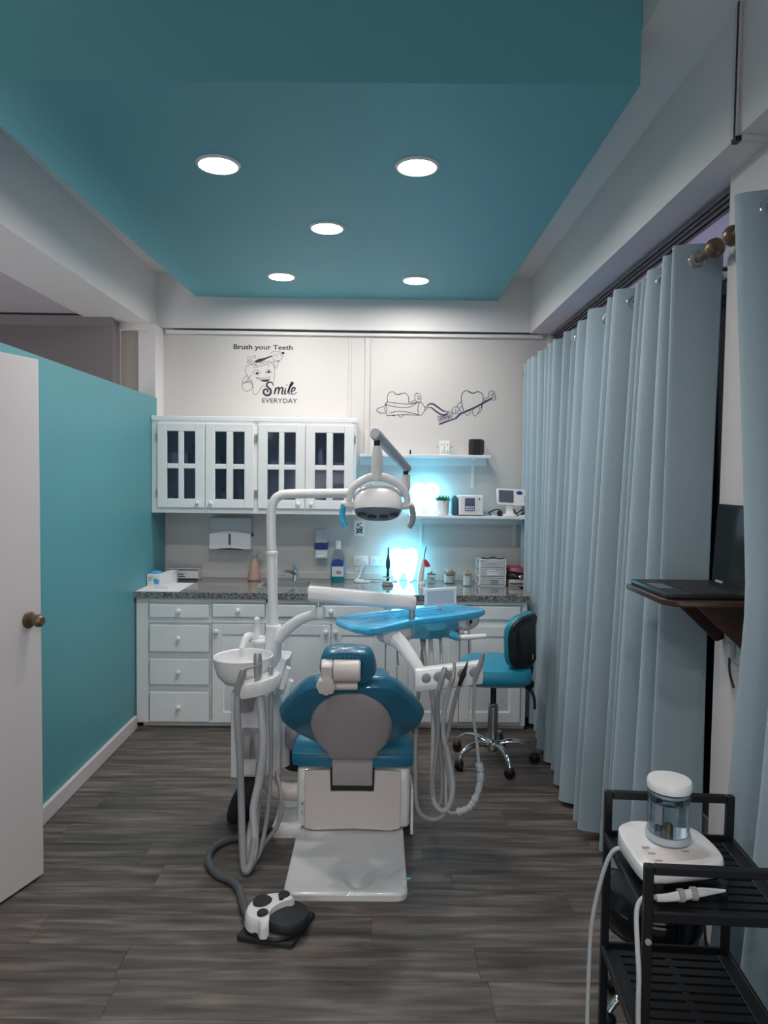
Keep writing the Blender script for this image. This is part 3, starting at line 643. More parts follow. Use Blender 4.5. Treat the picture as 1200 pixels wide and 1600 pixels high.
t = thing('paper_tray', 'flat white card tray lying on the sheets by the glove box', 'tray', (-1.42, 4.92, .907)); obj('card', pad(B(), [(-1.50, 4.84), (-1.40, 4.83), (-1.33, 5.0), (-1.41, 5.02)], XY(.9075), [(1, 0), (1.03, .014)]), 'paper_white', t)
t = thing('sterilizer_pouch_box', 'white box with black stripes against the back wall', 'box', (-1.42, 5.3, .905)); obj('box', box(-1.53, -1.305, 5.24, 5.36, .905, .992), 'paper_white', t, .003)
bm = B(); bx(bm, -1.528, -1.307, 5.2385, 5.2397, .977, .985); bx(bm, -1.47, -1.307, 5.2385, 5.2397, .908, .92); bx(bm, -1.46, -1.41, 5.2385, 5.2397, .945, .95); bx(bm, -1.45, -1.40, 5.2385, 5.2397, .93, .936); bx(bm, -1.46, -1.39, 5.2385, 5.2397, .956, .959); obj('print', bm, 'ink', t)
obj('lid_strip', box(-1.53, -1.305, 5.238, 5.36, .993, .999), 'shell_grey', t, .002)

# shelf things
t = thing('potted_succulent', 'green succulent in a ribbed white pot beside the glowing shelf lamp', 'plant', (.460, 5.20, 1.405)); c = V((.460, 5.20, 1.405))
bm = B(); n = 48
prof = [(.036, 0), (.044, .004), (.048, .105), (.044, .106), (.042, .095), (.0, .094)]
rings = []
for r, z in prof: rings.append([c+V(((r*(1-.035*(k % 2) if r > .036 and z > 0 else r))*cos(2*pi*k/n), (r*(1-.035*(k % 2) if z > 0 else r))*sin(2*pi*k/n), z)) for k in range(n)])
loft(bm, rings, False); bm.faces.new([bm.verts.new(p) for p in rings[0]]); bmesh.ops.remove_doubles(bm, verts=bm.verts[:], dist=1e-6)
obj('pot', bm, 'pot_white', t); obj('soil', lathe(B(), [(.042, .09), (.042, .096), (0, .098)], c), 'black_rubber', t)
for k in range(26):
    a = k*2.4; e = .25+.9*(k/26); L_ = .062-.012*(k/26)
    p0 = c+V((.01*cos(a), .01*sin(a), .096)); p1 = p0+V((cos(a)*cos(e), sin(a)*cos(e), sin(e)))*L_*.55; p2 = p0+V((cos(a)*cos(e*1.25), sin(a)*cos(e*1.25), sin(e*1.25)))*L_
    obj('leaf', tube(B(), [p0, p1, p2], [.005, .010, .001], 6, 2, .6), 'leaf_green', t)
t = thing('endo_motor', 'white box machine with a blue keypad on the lower shelf', 'machine', (.655, 5.2, 1.405))
obj('body', box(.57, .745, 5.12, 5.28, 1.411, 1.552), 'white_plastic', t, .008, 3); obj('front_panel', box(.578, .70, 5.116, 5.122, 1.418, 1.547), 'white_plastic', t, .004)
kp = obj('keypad', box(.612, .682, 5.1125, 5.117, 1.44, 1.532), 'screen_blue', t, .002)
obj('display', box(.622, .672, 5.1105, 5.113, 1.487, 1.527), 'screen_grey', kp)
for r in range(2):
    for q in range(5): obj('key', box(.617+q*.0125, .6265+q*.0125, 5.1105, 5.113, 1.447+r*.016, 1.457+r*.016), 'white_plastic', kp)
for q in (.7135,): obj('knob', lathe(B(), [(.006, 0), (.006, -.006), (0, -.007)], (q, 5.12, 1.527), axis='Y'), 'ink', t); obj('knob', lathe(B(), [(.004, 0), (.004, -.005), (0, -.006)], (q, 5.12, 1.45), axis='Y'), 'grey_plastic', t)
for a in (.585, .73): obj('foot', cyl(B(), (a, 5.14, 1.405), (a, 5.14, 1.411), .008), 'black_rubber', t)
for a in (.585, .73): obj('foot', cyl(B(), (a, 5.26, 1.405), (a, 5.26, 1.411), .008), 'black_rubber', t)
simple('dark_case', pad(B(), smooth2([(5.14, 1.405), (5.14, 1.47), (5.17, 1.53), (5.20, 1.545), (5.24, 1.52), (5.27, 1.45), (5.27, 1.405)], 3), lambda u, v, w: (.545+w, u, v), [(.8, -.018), (1, -.006), (1, .012), (.8, .022)]), 'dark_teal', 'rounded dark teal case behind the keypad machine', 'case')
t = thing('apex_locator', 'small white monitor device with grey screen on a pedestal', 'monitor', (.94, 5.16, 1.405))
obj('foot', pad(B(), rrect(.885, .985, 5.10, 5.22, .02), XY(1.405), [(1, 0), (.95, .012), (.7, .018)]), 'white_plastic', t)
obj('neck', loft(B(), [[V((u, v, z)) for u, v in rrect(.935-s, .935+s, 5.15-q, 5.15+q, .008)] for s, q, z in ((.03, .03, 1.42), (.024, .016, 1.45), (.028, .014, 1.48), (.05, .012, 1.498))]), 'white_plastic', t)
hd = obj('housing', pad(B(), rrect(.842, 1.05, 1.485, 1.60, .012), lambda u, v, w: (u, 5.14+w+.15*(v-1.5)-.06*(u-.94), v-.04*(u-.94)), [(.97, -.014), (1, -.008), (1, .016), (.95, .022)]), 'white_plastic', t)
mp_ = lambda u, v, w: (u, 5.124+w+.15*(v-1.5)-.06*(u-.94), v-.04*(u-.94))
obj('screen', pad(B(), rrect(.855, .958, 1.503, 1.589, .004), mp_, [(1, -.0005), (1, .002)]), 'screen_grey', t)
obj('badge', pad(B(), circ(1.0, 1.575, .022, 20, .013), mp_, [(1, -.0005), (1, .002)]), 'navy_blue', t)
for k in range(3): obj('button', pad(B(), circ(1.037, 1.515+k*.016, .004, 10), mp_, [(1, -.003), (1, .001)]), 'ink', t)
t = thing('cable', 'tangled black leads behind the pedestal monitor', 'cable', (.94, 5.24, 1.405))
for k, P in enumerate(([(.81, 5.2, 1.409), (.79, 5.15, 1.43), (.84, 5.14, 1.452), (.875, 5.16, 1.44), (.86, 5.2, 1.41)], [(.99, 5.24, 1.41), (1.02, 5.2, 1.44), (1.06, 5.2, 1.47), (1.10, 5.26, 1.52)], [(.98, 5.22, 1.45), (1.0, 5.2, 1.41), (1.05, 5.18, 1.43), (1.10, 5.2, 1.48)], [(1.0, 5.14, 1.41), (1.05, 5.13, 1.412), (1.10, 5.15, 1.41)])):
    obj('lead', tube(B(), P, .0045, 8, 5), 'black_rubber' if k < 3 else 'white_plastic', t)
obj('connector', box(.85, .885, 5.14, 5.18, 1.406, 1.44), 'black_plastic', t, .008)
t = thing('pencil_holder', 'black faceted pencil holder on the upper shelf', 'holder', (.705, 5.28, 1.838))
obj('cup', loft(B(), [[V((.705+r*u, 5.28+r*v, 1.838+z)) for u, v in circ(0, 0, 1, 6)] for r, z in ((.05, 0), (.054, .01), (.054, .105), (.05, .118), (.045, .118), (.045, .02))]), 'black_plastic', t)
obj('spiral_edge', box(.73, .757, 5.225, 5.24, 1.85, 1.945), 'black_rubber', t, .003)
t = thing('tooth_figurine', 'tiny white pair of tooth figures with thin arms on the upper shelf', 'figurine', (.478, 5.3, 1.838))
for x in (.458, .498):
    o = obj('tooth', pad(B(), [(x+u*.02, 1.846+v*.10) for u, v in TOOTH], XZ(5.3), [(.8, -.012), (1, -.006), (1, .006), (.8, .012)]), 'white_plastic', t)
    obj('eye', ell(B(), (x, 5.289, 1.915), (.004, .003, .005), 8, 6), 'ink', o)
for s in (-1, 1): obj('arm', tube(B(), [(.478+s*.035, 5.3, 1.90), (.478+s*.05, 5.3, 1.896), (.478+s*.06, 5.3, 1.905)], .003, 6, 3), 'grey_plastic', t)
obj('stand', box(.44, .516, 5.28, 5.32, 1.838, 1.848), 'white_plastic', t, .003)
t = thing('marker', 'tiny dark marker standing on the upper shelf', 'marker', (.228, 5.3, 1.838)); obj('barrel', cyl(B(), (.228, 5.3, 1.838), (.228, 5.3, 1.872), .006, 10), 'black_plastic', t); obj('tip', cyl(B(), (.228, 5.3, 1.872), (.228, 5.3, 1.88), .003, 8), 'grey_plastic', t)

# ================================================================ wall drawings
YD = 5.3992
t = thing('wall_decal', 'black line drawing of a smiling tooth with toothbrush and lettering on the wall', 'wall decal', (-.86, 5.4, 2.22))
a1 = lambda p: (-1.084+(p[0]-140)*.000518, 2.621-(p[1]-200)*.000518)
text('lettering', 'Brush your Teeth', t, 'ink', -1.084, -.648, 2.604, YD, .034, .022)
text('lettering', 'EVERYDAY', t, 'ink', a1((550, 0))[0], a1((1052, 0))[0], a1((0, 988))[1], YD, .033, .008)
def art(name, lines, mapf, k, m, y=YD):
    bm = B()
    for w, pts in lines: ribbon(bm, [mapf(p) for p in pts], [q*k*1.25 for q in w] if isinstance(w, list) else w*k, y)
    o = obj(name, bm, m, t); o['kind'] = 'stuff'; return o
K = .000518
art('lettering', [
    ([10, 22, 26, 22, 14], [(712, 748), (690, 702), (640, 700), (612, 735), (640, 775), (672, 810), (664, 862), (620, 884), (575, 860), (572, 815), (605, 795), (632, 820), (610, 842)]),
    ([14, 20, 14], [(742, 770), (735, 815), (722, 866)]), ([8, 16, 20, 14], [(728, 850), (750, 790), (785, 770), (790, 800), (775, 866)]), ([8, 16, 20, 14], [(780, 850), (805, 785), (838, 770), (842, 805), (830, 850), (850, 866)]),
    ([10, 20, 16, 8], [(885, 775), (876, 820), (872, 858), (900, 855)]), (20, [(898, 728), (904, 738)]), ([10, 22, 22, 10], [(905, 850), (938, 770), (985, 712), (970, 700), (940, 770), (930, 840), (950, 866)]),
    ([8, 18, 20, 12, 6], [(960, 830), (1010, 805), (1015, 772), (985, 775), (965, 820), (985, 866), (1050, 832)])], a1, K, 'ink')
LN = 5.5
art('tooth_outline', [(LN, p) for p in (
    [(415, 740), (400, 690), (330, 600), (308, 520), (330, 470), (390, 450), (450, 455), (500, 470), (560, 462), (620, 430), (680, 425), (715, 470), (726, 540), (722, 620), (710, 690)],
    [(415, 740), (418, 800), (432, 868), (470, 870), (520, 800), (560, 745), (600, 770)],
    [(340, 600), (290, 640), (268, 700), (262, 760), (290, 815), (330, 828), (380, 810), (412, 760), (400, 700), (340, 690), (280, 712)],
    [(272, 730), (300, 710), (360, 700), (405, 730)], [(400, 600), (350, 640), (325, 690)], [(345, 690), (370, 655), (395, 690)],
    [(425, 482), (460, 488), (490, 480)], [(610, 470), (640, 455), (660, 462)],
    [(420, 590), (430, 545), (470, 525), (515, 550), (530, 590)], [(592, 580), (605, 530), (640, 515), (670, 545), (690, 570)],
    [(455, 628), (510, 640), (580, 640), (640, 625), (662, 615)], [(460, 632), (520, 665), (580, 690), (640, 670), (660, 625)],
    [(650, 300), (690, 270), (760, 255), (810, 268), (845, 300), (830, 350), (800, 385), (740, 385), (700, 360), (680, 330)], [(700, 330), (735, 300), (765, 315), (750, 350)], [(770, 270), (800, 290), (825, 330)],
    [(705, 400), (725, 470), (738, 500)], [(790, 385), (765, 450), (740, 505)], [(700, 395), (750, 405), (795, 390)],
    [(500, 430), (520, 410), (550, 420), (575, 400), (610, 410), (650, 395), (690, 420)], [(515, 450), (545, 430), (590, 440)])], a1, K, 'ink')
bm = B()
for x, y, r in ((365, 362, 26), (437, 338, 18), (352, 415, 17), (405, 420, 22), (455, 432, 16)): ribbon(bm, [a1((x+r*cos(k*pi/5), y+r*sin(k*pi/5))) for k in range(10)], LN*K, YD, 3, True)
obj('bubbles', bm, 'ink', t)
bm = B()
fill(bm, [a1(p) for p in ((442, 405), (470, 380), (520, 365), (600, 345), (680, 318), (690, 330), (610, 368), (540, 405), (480, 420), (450, 418))], YD); fill(bm, [a1(p) for p in ((820, 275), (845, 262), (866, 275), (858, 295), (830, 295))], YD)
obj('toothbrush', bm, 'ink', t)
bm = B(); fill(bm, [a1(p) for p in ((530, 665), (590, 660), (650, 655), (635, 685), (600, 692), (560, 682))], YD); obj('smile', bm, 'ink', t)
for x, y in ((475, 572), (638, 548)): bm = B(); fill(bm, [a1((x+q*26, y+s*19)) for q, s in ((-1, .3), (-.4, -.5), (.2, -1), (.8, -.4), (1, .5), (.2, 1), (-.5, .9))], YD); obj('eye', bm, 'ink', t)

t = thing('wall_decal', 'dark purple line drawing of two teeth squeezing toothpaste onto a toothbrush', 'wall decal', (.41, 5.4, 2.08))
a2 = lambda p: (-.0246+(p[0]-45)*.000836, 2.168-(p[1]-270)*.000836); K = .000836; LN = 5.
art('tooth_outline', [(LN, p) for p in (
    [(145, 195), (140, 150), (160, 112), (195, 106), (225, 130), (260, 120), (300, 116), (328, 145), (332, 205)], [(205, 122), (235, 130), (262, 128)],
    [(340, 195), (380, 180), (390, 165)], [(345, 205), (395, 195), (412, 190)], [(385, 165), (385, 130), (405, 115), (430, 125), (440, 160), (435, 190), (410, 190), (390, 175)], [(400, 140), (425, 150), (410, 165), (435, 168)],
    [(130, 205), (110, 235), (80, 245), (52, 260), (50, 280), (70, 290), (85, 300), (100, 290), (120, 300), (130, 280)], [(130, 215), (118, 255), (125, 280)], [(70, 290), (72, 275)],
    [(180, 312), (200, 318), (215, 312)], [(240, 310), (260, 330), (280, 318), (290, 308)])], a2, K, 'ink')
art('tooth_outline', [(LN+2, p) for p in ([(820, 265), (805, 210), (798, 150), (810, 105), (845, 86), (880, 102), (905, 108), (940, 94), (975, 105), (992, 140), (990, 185), (980, 220), (975, 240)],)], a2, K, 'ink_purple')
art('tooth_outline', [(LN, p) for p in (
    [(860, 98), (890, 108), (920, 102)], [(830, 285), (850, 305), (872, 298), (885, 270)], [(900, 260), (905, 295), (925, 310), (950, 280), (965, 235)], [(985, 200), (980, 250), (950, 290)],
    [(800, 185), (770, 205), (762, 235)], [(805, 225), (785, 240), (780, 265)], [(715, 265), (725, 240), (750, 230), (775, 240), (790, 265), (800, 285), (775, 290), (755, 285), (740, 295), (725, 285), (715, 265)], [(740, 250), (752, 262), (745, 285)], [(765, 262), (770, 285)],
    [(1000, 160), (1030, 145), (1045, 135)], [(1000, 175), (1035, 165)], [(1042, 140), (1042, 105), (1065, 85), (1085, 95), (1080, 115), (1060, 120)], [(1080, 95), (1100, 120), (1102, 160), (1075, 165), (1060, 145)], [(1065, 125), (1095, 128)], [(1065, 142), (1100, 145)])], a2, K, 'ink_purple')
art('toothpaste_tube', [(LN, p) for p in ([(132, 195), (135, 250), (138, 318)], [(132, 195), (250, 208), (340, 212), (415, 200)], [(138, 318), (200, 312), (300, 305), (430, 310)], [(415, 200), (440, 195), (465, 225), (475, 255), (460, 290), (432, 312), (415, 280), (415, 230), (425, 200)], [(135, 222), (230, 240), (330, 240), (400, 205)], [(165, 295), (240, 275), (330, 285), (420, 305)], [(470, 235), (490, 238), (488, 262), (474, 262)])], a2, K, 'ink')
bm = B()
ribbon(bm, [a2(p) for p in ((490, 240), (510, 212), (545, 208), (590, 235), (640, 268), (690, 275))], [6*K, 12*K, 16*K, 16*K, 14*K, 3*K], YD); ribbon(bm, [a2(p) for p in ((495, 245), (530, 240), (570, 268), (620, 300), (660, 300), (695, 265))], [5*K, 10*K, 14*K, 16*K, 14*K, 3*K], YD)
obj('toothpaste_stripe', bm, 'ink_purple', t)
bm = B()
fill(bm, [a2(p) for p in ((608, 378), (680, 350), (740, 330), (780, 292), (830, 265), (920, 225), (1000, 180), (1060, 148), (1068, 160), (1000, 200), (900, 255), (800, 298), (760, 335), (700, 358), (612, 392))], YD, 3)
obj('toothbrush_handle', bm, 'ink_purple', t)
art('toothbrush_bristles', [(LN, [(590, 318), (605, 372)]), (LN, [(590, 318), (650, 312), (715, 278)]), (LN, [(715, 278), (725, 325)])]+[(LN, [(606+k*14, 322-k*4), (612+k*14, 340-k*4), (616+k*14, 365-k*4)]) for k in range(8)]+[(LN, [(614+k*14, 362-k*4), (618+k*14, 330-k*4)]) for k in range(7)], a2, K, 'ink_purple')

# ================================================================ dental chair
CX = -.105
ch = thing('dental_chair', 'blue and white dental treatment chair seen from behind its headrest', 'dental chair', (CX, 3.3, 0))
# floor plate
bm = B(); ol = rrect(-.36, .135, 2.775, 4.15, .045)
obj('base_plate', pad(bm, ol, XY(0), [(1, 0), (1, .022), (.985, .03), (.96, .032)]), 'white_plastic', ch)
bm = B(); random.seed(3); nx, ny = 16, 10   # crumpled clear sheet over the near edge of the plate
G = [[bm.verts.new((-.17+.31*i/nx+.02*sin(j*1.3), 2.768+(.13+.05*sin(i*.9)-.05*sin(i*.37))*j/ny, .034+random.random()*.007 if j else .022+random.random()*.006)) for i in range(nx+1)] for j in range(ny+1)]
for j in range(ny):
    for i in range(nx): bm.faces.new((G[j][i], G[j][i+1], G[j+1][i+1], G[j+1][i]))
obj('plastic_sheet', bm, 'film', ch)
bm = B()
obj('junction_cover', loft(bm, [[V((u, v, z)) for u, v in rrect(-.475+s, -.34, 3.27+s*.6, 3.62-s*.4, .02)] for s, z in ((0, 0), (.0, .045), (.012, .058), (.035, .062))]), 'white_plastic', ch)
# body
bm = B()
prof = [(3.30, .035), (3.285, .06), (3.285, .28), (3.30, .328), (4.1, .34), (4.1, .12), (3.95, .035)]
prism(bm, prof, YZ(-.362), 0, .525); obj('body', bm, 'white_plastic', ch, .022, 3)
bm = B(); mv = [(-.325, .318), (-.325, .05), (-.28, .038), (-.1, .047), (.07, .038), (.118, .05), (.118, .318), (-.002, .322), (-.006, .222), (-.204, .222), (-.208, .322)]
obj('rear_cover', prism(bm, mv, XZ(3.268), 0, .02), 'warm_plastic', ch, .004)
obj('slot', box(-.206, -.004, 3.279, 3.286, .222, .328), 'black_plastic', ch)
for x in (-.29, .075): obj('foot', box(x-.012, x+.012, 3.29, 3.33, .03, .045), 'black_rubber', ch)
obj('side_cover', loft(B(), [[V((x, u, v)) for u, v in ((3.25, .03), (3.55, .03), (3.50, .21), (3.28, .23))] for x in (.165, .178)]), 'white_plastic', ch, .004)
for z in (.165, .125): obj('screw', lathe(B(), [(.006, 0), (.006, -.005), (0, -.006)], (-.333, 3.268, z), axis='Y', seg=12), 'chrome', ch)
# seat
sx = [(CX+u, v) for u, v in ((-.255, 3.27), (-.275, 3.30), (-.285, 3.42), (-.275, 3.62), (-.235, 3.85), (-.21, 4.1), (-.19, 4.42), (-.13, 4.5), (0, 4.515), (.13, 4.5), (.19, 4.42), (.21, 4.1), (.235, 3.85), (.275, 3.62), (.285, 3.42), (.275, 3.30), (.255, 3.27), (0, 3.255))]
st = obj('seat', pad(B(), smooth2(sx, 3), lambda u, v, w: (u, v, .333+w+.05*max(0, v-3.9)), [(.93, -.006), (.98, .004), (1, .028), (1, .052), (.98, .09), (.935, .122), (.84, .145), (.5, .143)]), 'vinyl_teal', ch)
P = [(a, b, .398+.05*max(0, b-3.9)) for a, b in smooth2(sx, 3)]; P.append(P[0]); obj('seam', tube(B(), P, .003, 6), 'vinyl_teal', st)
# backrest plane: from the hinge up and back towards the camera
BO = V((CX, 3.275, .42)); BV = V((0, -.37, .435)).normalized(); BN = V((0, -BV.z, BV.y))  # BN: out of the rear face
BN = V((0, -.435, -.37)).normalized()
def bmap(u, v, w): return BO+V((1, 0, 0))*u+BV*v+BN*w
hw = [(.0, .085), (.04, .125), (.10, .178), (.165, .24), (.215, .28), (.26, .303), (.305, .312), (.335, .305), (.41, .265), (.48, .22), (.522, .18), (.543, .11)]
ol = [(w, v) for v, w in hw]+[(-w, v) for v, w in reversed(hw)]
ol = smooth2(ol, 3)
bk = obj('backrest', pad(B(), ol, bmap, [(.5, -.07), (.85, -.068), (.96, -.045), (1, -.015), (1, .0), (.97, .022), (.90, .034), (.4, .036)], (0, .27)), 'vinyl_wrinkled', ch)
hs = [(-.005, .093), (.06, .118), (.10, .14), (.16, .162), (.245, .174), (.305, .173), (.375, .156), (.435, .126), (.475, .092), (.508, .045)]
ol = smooth2([(w, v) for v, w in hs]+[(-w, v) for v, w in reversed(hs)], 3)
obj('back_shell', pad(B(), ol, bmap, [(1, .030), (1, .040), (.97, .050), (.88, .058), (.5, .066)], (0, .2)), 'shell_grey', ch)
for s in (-1, 1): obj('clip', pad(B(), rrect(s*.112-.008, s*.112+.008, .078, .090, .003), bmap, [(1, .035), (1, .056)]), 'grey_plastic', ch)
# curved link down into the body
pts = [bmap(0, -.03, .052), V((0, 3.262, .375)), V((0, 3.262, .33)), V((0, 3.275, .28)), V((0, 3.292, .235))]
pts = cr([(0, p.y, p.z) for p in pts], 5)
rg = []
for i, p in enumerate(pts):
    t_ = (pts[min(i+1, len(pts)-1)]-pts[max(i-1, 0)]).normalized(); nn = V((0, -t_.z, t_.y)) if False else V((0, t_.z, -t_.y))
    rg.append([V((CX+a, 0, 0))+V((0, p.y, p.z))+nn*b for a, b in ((-.092, -.008), (.092, -.008), (.092, .008), (-.092, .008))])
obj('back_link', loft(B(), rg), 'shell_grey', ch, .004)
# headrest
HO = V((-.115, 2.885, .915)); HV = V((0, -.30, .954)); HN = V((0, -.954, -.30))
def hmap(u, v, w): return HO+V((1, 0, 0))*u+HV*v+HN*w
hp = [(-.112, -.03), (-.115, .0), (-.105, .045), (-.085, .072), (-.03, .080), (.03, .080), (.085, .072), (.105, .045), (.115, .0), (.112, -.03), (.09, -.062), (.05, -.076), (-.05, -.076), (-.09, -.062)]
hr = obj('headrest', pad(B(), smooth2(hp, 4), hmap, [(.5, -.05), (.85, -.046), (.97, -.025), (1, 0), (.98, .018), (.90, .032), (.72, .036), (.4, .034)]), 'vinyl_wrinkled', ch)
bm = B()
for k in range(34):   # gathers of the cover round the rear opening
    a = 2*pi*k/34; ca, sa = cos(a), sin(a)
    tube(bm, [hmap(.062*ca, .044*sa, .036), hmap(.082*ca, .057*sa, .038), hmap(.104*ca, .070*sa, .024)], [.003, .0055, .002], 6, 2)
g = obj('gathers', bm, 'vinyl_wrinkled', hr); g['kind'] = 'stuff'
obj('headrest_clamp', tube(B(), [hmap(-.054, .008, .056), hmap(-.050, .008, .056), hmap(.046, .008, .056), hmap(.052, .008, .056)], [.040, .043, .043, .043, .043, .043, .038], 26), 'warm_plastic', ch)
obj('headrest_clamp', pad(B(), rrect(-.104, -.056, -.03, .045, .008), hmap, [(1, .034), (1, .06), (.95, .075), (.8, .083)]), 'warm_plastic', ch)
obj('headrest_stem', pad(B(), rrect(-.10, -.06, -.10, -.025, .006), hmap, [(1, .040), (1, .058), (.9, .064)]), 'warm_plastic', ch)
kb = [( (.0375+.002*cos(8*a))*cos(a)-.083, (.0375+.002*cos(8*a))*sin(a)-.048) for a in [2*pi*k/48 for k in range(48)]]
obj('headrest_knob', pad(B(), kb, hmap, [(1, .064), (1, .088), (.92, .094), (.5, .097)]), 'warm_plastic', ch)
obj('headrest_axle', tube(B(), [hmap(-.07, -.060, .060), hmap(.04, -.058, .060)], .0175, 18), 'warm_plastic', ch)
obj('headrest_bar', box(-.147, -.085, 2.93, 2.945, .80, .87), 'black_metal', ch)

# ================================================================ unit with spittoon and pole
un = thing('dental_unit', 'white side unit with round spittoon bowl, pole and curved arms', 'dental unit', (-.56, 3.4, 0))
bm = B(); rg = []
for z, x0, x1, y0, y1 in ((.262, -.668, -.448, 3.33, 3.60), (.50, -.668, -.448, 3.33, 3.60), (.64, -.66, -.45, 3.33, 3.60), (.70, -.645, -.43, 3.35, 3.60), (.80, -.56, -.42, 3.40, 3.58)):
    rg.append([V((u, v, z)) for u, v in rrect(x0, x1, y0, y1, .03)])
obj('housing', loft(bm, rg), 'white_plastic', un)
obj('front_panel', prism(B(), [(-.63, .27), (-.465, .27), (-.46, .55), (-.475, .655), (-.63, .655)], XZ(3.318), 0, .02), 'white_plastic', un, .006)
obj('side_rib', box(-.674, -.642, 3.312, 3.36, .262, .67), 'white_plastic', un, .006)
pk = obj('socket_panel', box(-.62, -.52, 3.308, 3.32, .355, .50), 'grey_plastic', un, .004)
for x in (-.597, -.545):
    obj('hose_plug', tube(B(), [(x, 3.312, .462), (x, 3.295, .455), (x+.002, 3.285, .42), (x+.004, 3.285, .37)], [.020, .022, .019, .013], 12, 3), 'shell_grey', pk)
obj('column', lathe(B(), [(.038, .55), (.040, .80), (.037, .96), (.034, .963), (.0, .963)], (-.494, 3.42, 0), seg=28), 'white_plastic', un)
pole = [(-.497, 3.42, .955), (-.505, 3.42, 1.2), (-.51, 3.42, 1.44)]
obj('pole', tube(B(), [(-.494, 3.42, .95), (-.504, 3.42, 1.30)], .0245, 20), 'white_plastic', un)
obj('pole_ring', lathe(B(), [(.0245, 1.297), (.027, 1.30), (.027, 1.312), (.0245, 1.315)], (-.504, 3.42, 0), seg=24), 'white_plastic', un)
obj('pole_arm', tube(B(), [(-.504, 3.42, 1.30), (-.508, 3.42, 1.45), (-.503, 3.42, 1.525), (-.485, 3.42, 1.565), (-.45, 3.42, 1.583), (-.38, 3.42, 1.588), (-.13, 3.43, 1.594), (.12, 3.45, 1.60)], [.0225, .022], 20, 6), 'white_plastic', un)
obj('elbow', tube(B(), [(.09, 3.45, 1.60), (.115, 3.45, 1.605), (.128, 3.45, 1.63), (.128, 3.45, 1.685)], [.022, .024, .022, .021], 18, 5), 'white_plastic', un)
# spittoon
c = (-.592, 3.30, 0)
obj('spittoon_bowl', lathe(B(), [(0, .712), (.05, .71), (.09, .724), (.120, .758), (.134, .805), (.138, .842), (.134, .846), (.129, .842), (.124, .808), (.11, .768), (.08, .738), (.03, .726), (0, .725)], c, seg=44, rot=Matrix.Rotation(radians(-1.5), 3, 'Y')), 'white_plastic', un)
obj('bowl_funnel', lathe(B(), [(.062, .712), (.055, .67), (.035, .62), (.03, .58), (0, .58)], (-.60, 3.32, 0)), 'shell_grey', un)
obj('cup_stand', lathe(B(), [(.05, .862), (.068, .868), (.068, .878), (.06, .880), (.0, .878)], (-.555, 3.50, 0), seg=28), 'white_plastic', un)
obj('cup_filler', tube(B(), [(-.585, 3.5, .86), (-.585, 3.5, .95), (-.585, 3.49, .965)], [.022, .015, .014], 16, 3), 'white_plastic', un); obj('cup_filler_tip', ell(B(), (-.585, 3.49, .972), (.016, .016, .014)), 'white_plastic', un)
obj('rinse_spout', tube(B(), [(-.56, 3.5, .88), (-.60, 3.48, .895), (-.625, 3.45, .895), (-.645, 3.42, .845)], [.014, .018, .019, .013], 14, 4, .6), 'white_plastic', un)
# assistant holder
hl = smooth2([(-.615, 3.16), (-.615, 3.12), (-.56, 3.09), (-.50, 3.085), (-.445, 3.11), (-.428, 3.16), (-.435, 3.22), (-.52, 3.24), (-.60, 3.22)], 3)
sl = lambda u, v, w: (u, v, .705+w+(u+.615)*.24)
obj('holder', pad(B(), hl, sl, [(.95, -.012), (1, 0), (1, .038), (.97, .048), (.9, .052)]), 'white_plastic', un)
obj('holder_pad', pad(B(), smooth2([(-.53, 3.13), (-.50, 3.105), (-.45, 3.12), (-.445, 3.16), (-.50, 3.18)], 3), sl, [(1, .05), (.96, .057), (.8, .059)]), 'white_plastic', un)
obj('holder_arm', tube(B(), [(-.47, 3.2, .74), (-.46, 3.30, .72), (-.46, 3.37, .70)], .022, 12, 3), 'white_plastic', un)
for k, (x, y, z) in enumerate(((-.425, 3.20, .80), (-.405, 3.17, .765), (-.39, 3.15, .715))):
    obj('valve_lever', loft(B(), [[V((x+a+s*.006, y+b, z+c_)) for a, b, c_ in ((-.02, 0, -.03), (-.005, 0, -.035), (.028, 0, .06), (.012, 0, .075))] for s, b in ((0, -.02), (0, .02)) for b in (b,)] if False else [[V((x+a, y+b, z+c_)) for a, c_ in ((-.026, -.035), (-.004, -.04), (.026, .055), (.006, .065))] for b in (-.018, .018)]), 'white_plastic', un, .004)
# link to the chair, floor sleeve
obj('chair_link', tube(B(), [(-.345, 3.36, .182), (-.42, 3.36, .182), (-.475, 3.37, .19), (-.50, 3.40, .235), (-.50, 3.42, .28)], [.042, .042, .044, .042], 20, 4), 'warm_plastic', un)
obj('floor_sleeve', tube(B(), [(-.56, 3.44, .275), (-.59, 3.42, .19), (-.635, 3.42, .10), (-.66, 3.45, .02), (-.66, 3.46, .004)], [.05, .056, .06, .055], 16, 5), 'black_rubber', un)
obj('supply_hose', tube(B(), [(-.40, 3.50, .31), (-.43, 3.5, .255), (-.37, 3.52, .232), (-.33, 3.5, .24)], .024, 12, 4), 'black_rubber', un)
obj('side_drum', lathe(B(), [(.0, -.05), (.075, -.05), (.085, -.03), (.085, .03), (.075, .05), (0, .05)], (-.385, 3.48, .42), axis='X', seg=28), 'grey_plastic', un)
obj('column_lower', lathe(B(), [(.0, .27), (.045, .27), (.045, .55), (.038, .60)], (-.46, 3.46, 0), seg=20), 'white_plastic', un)
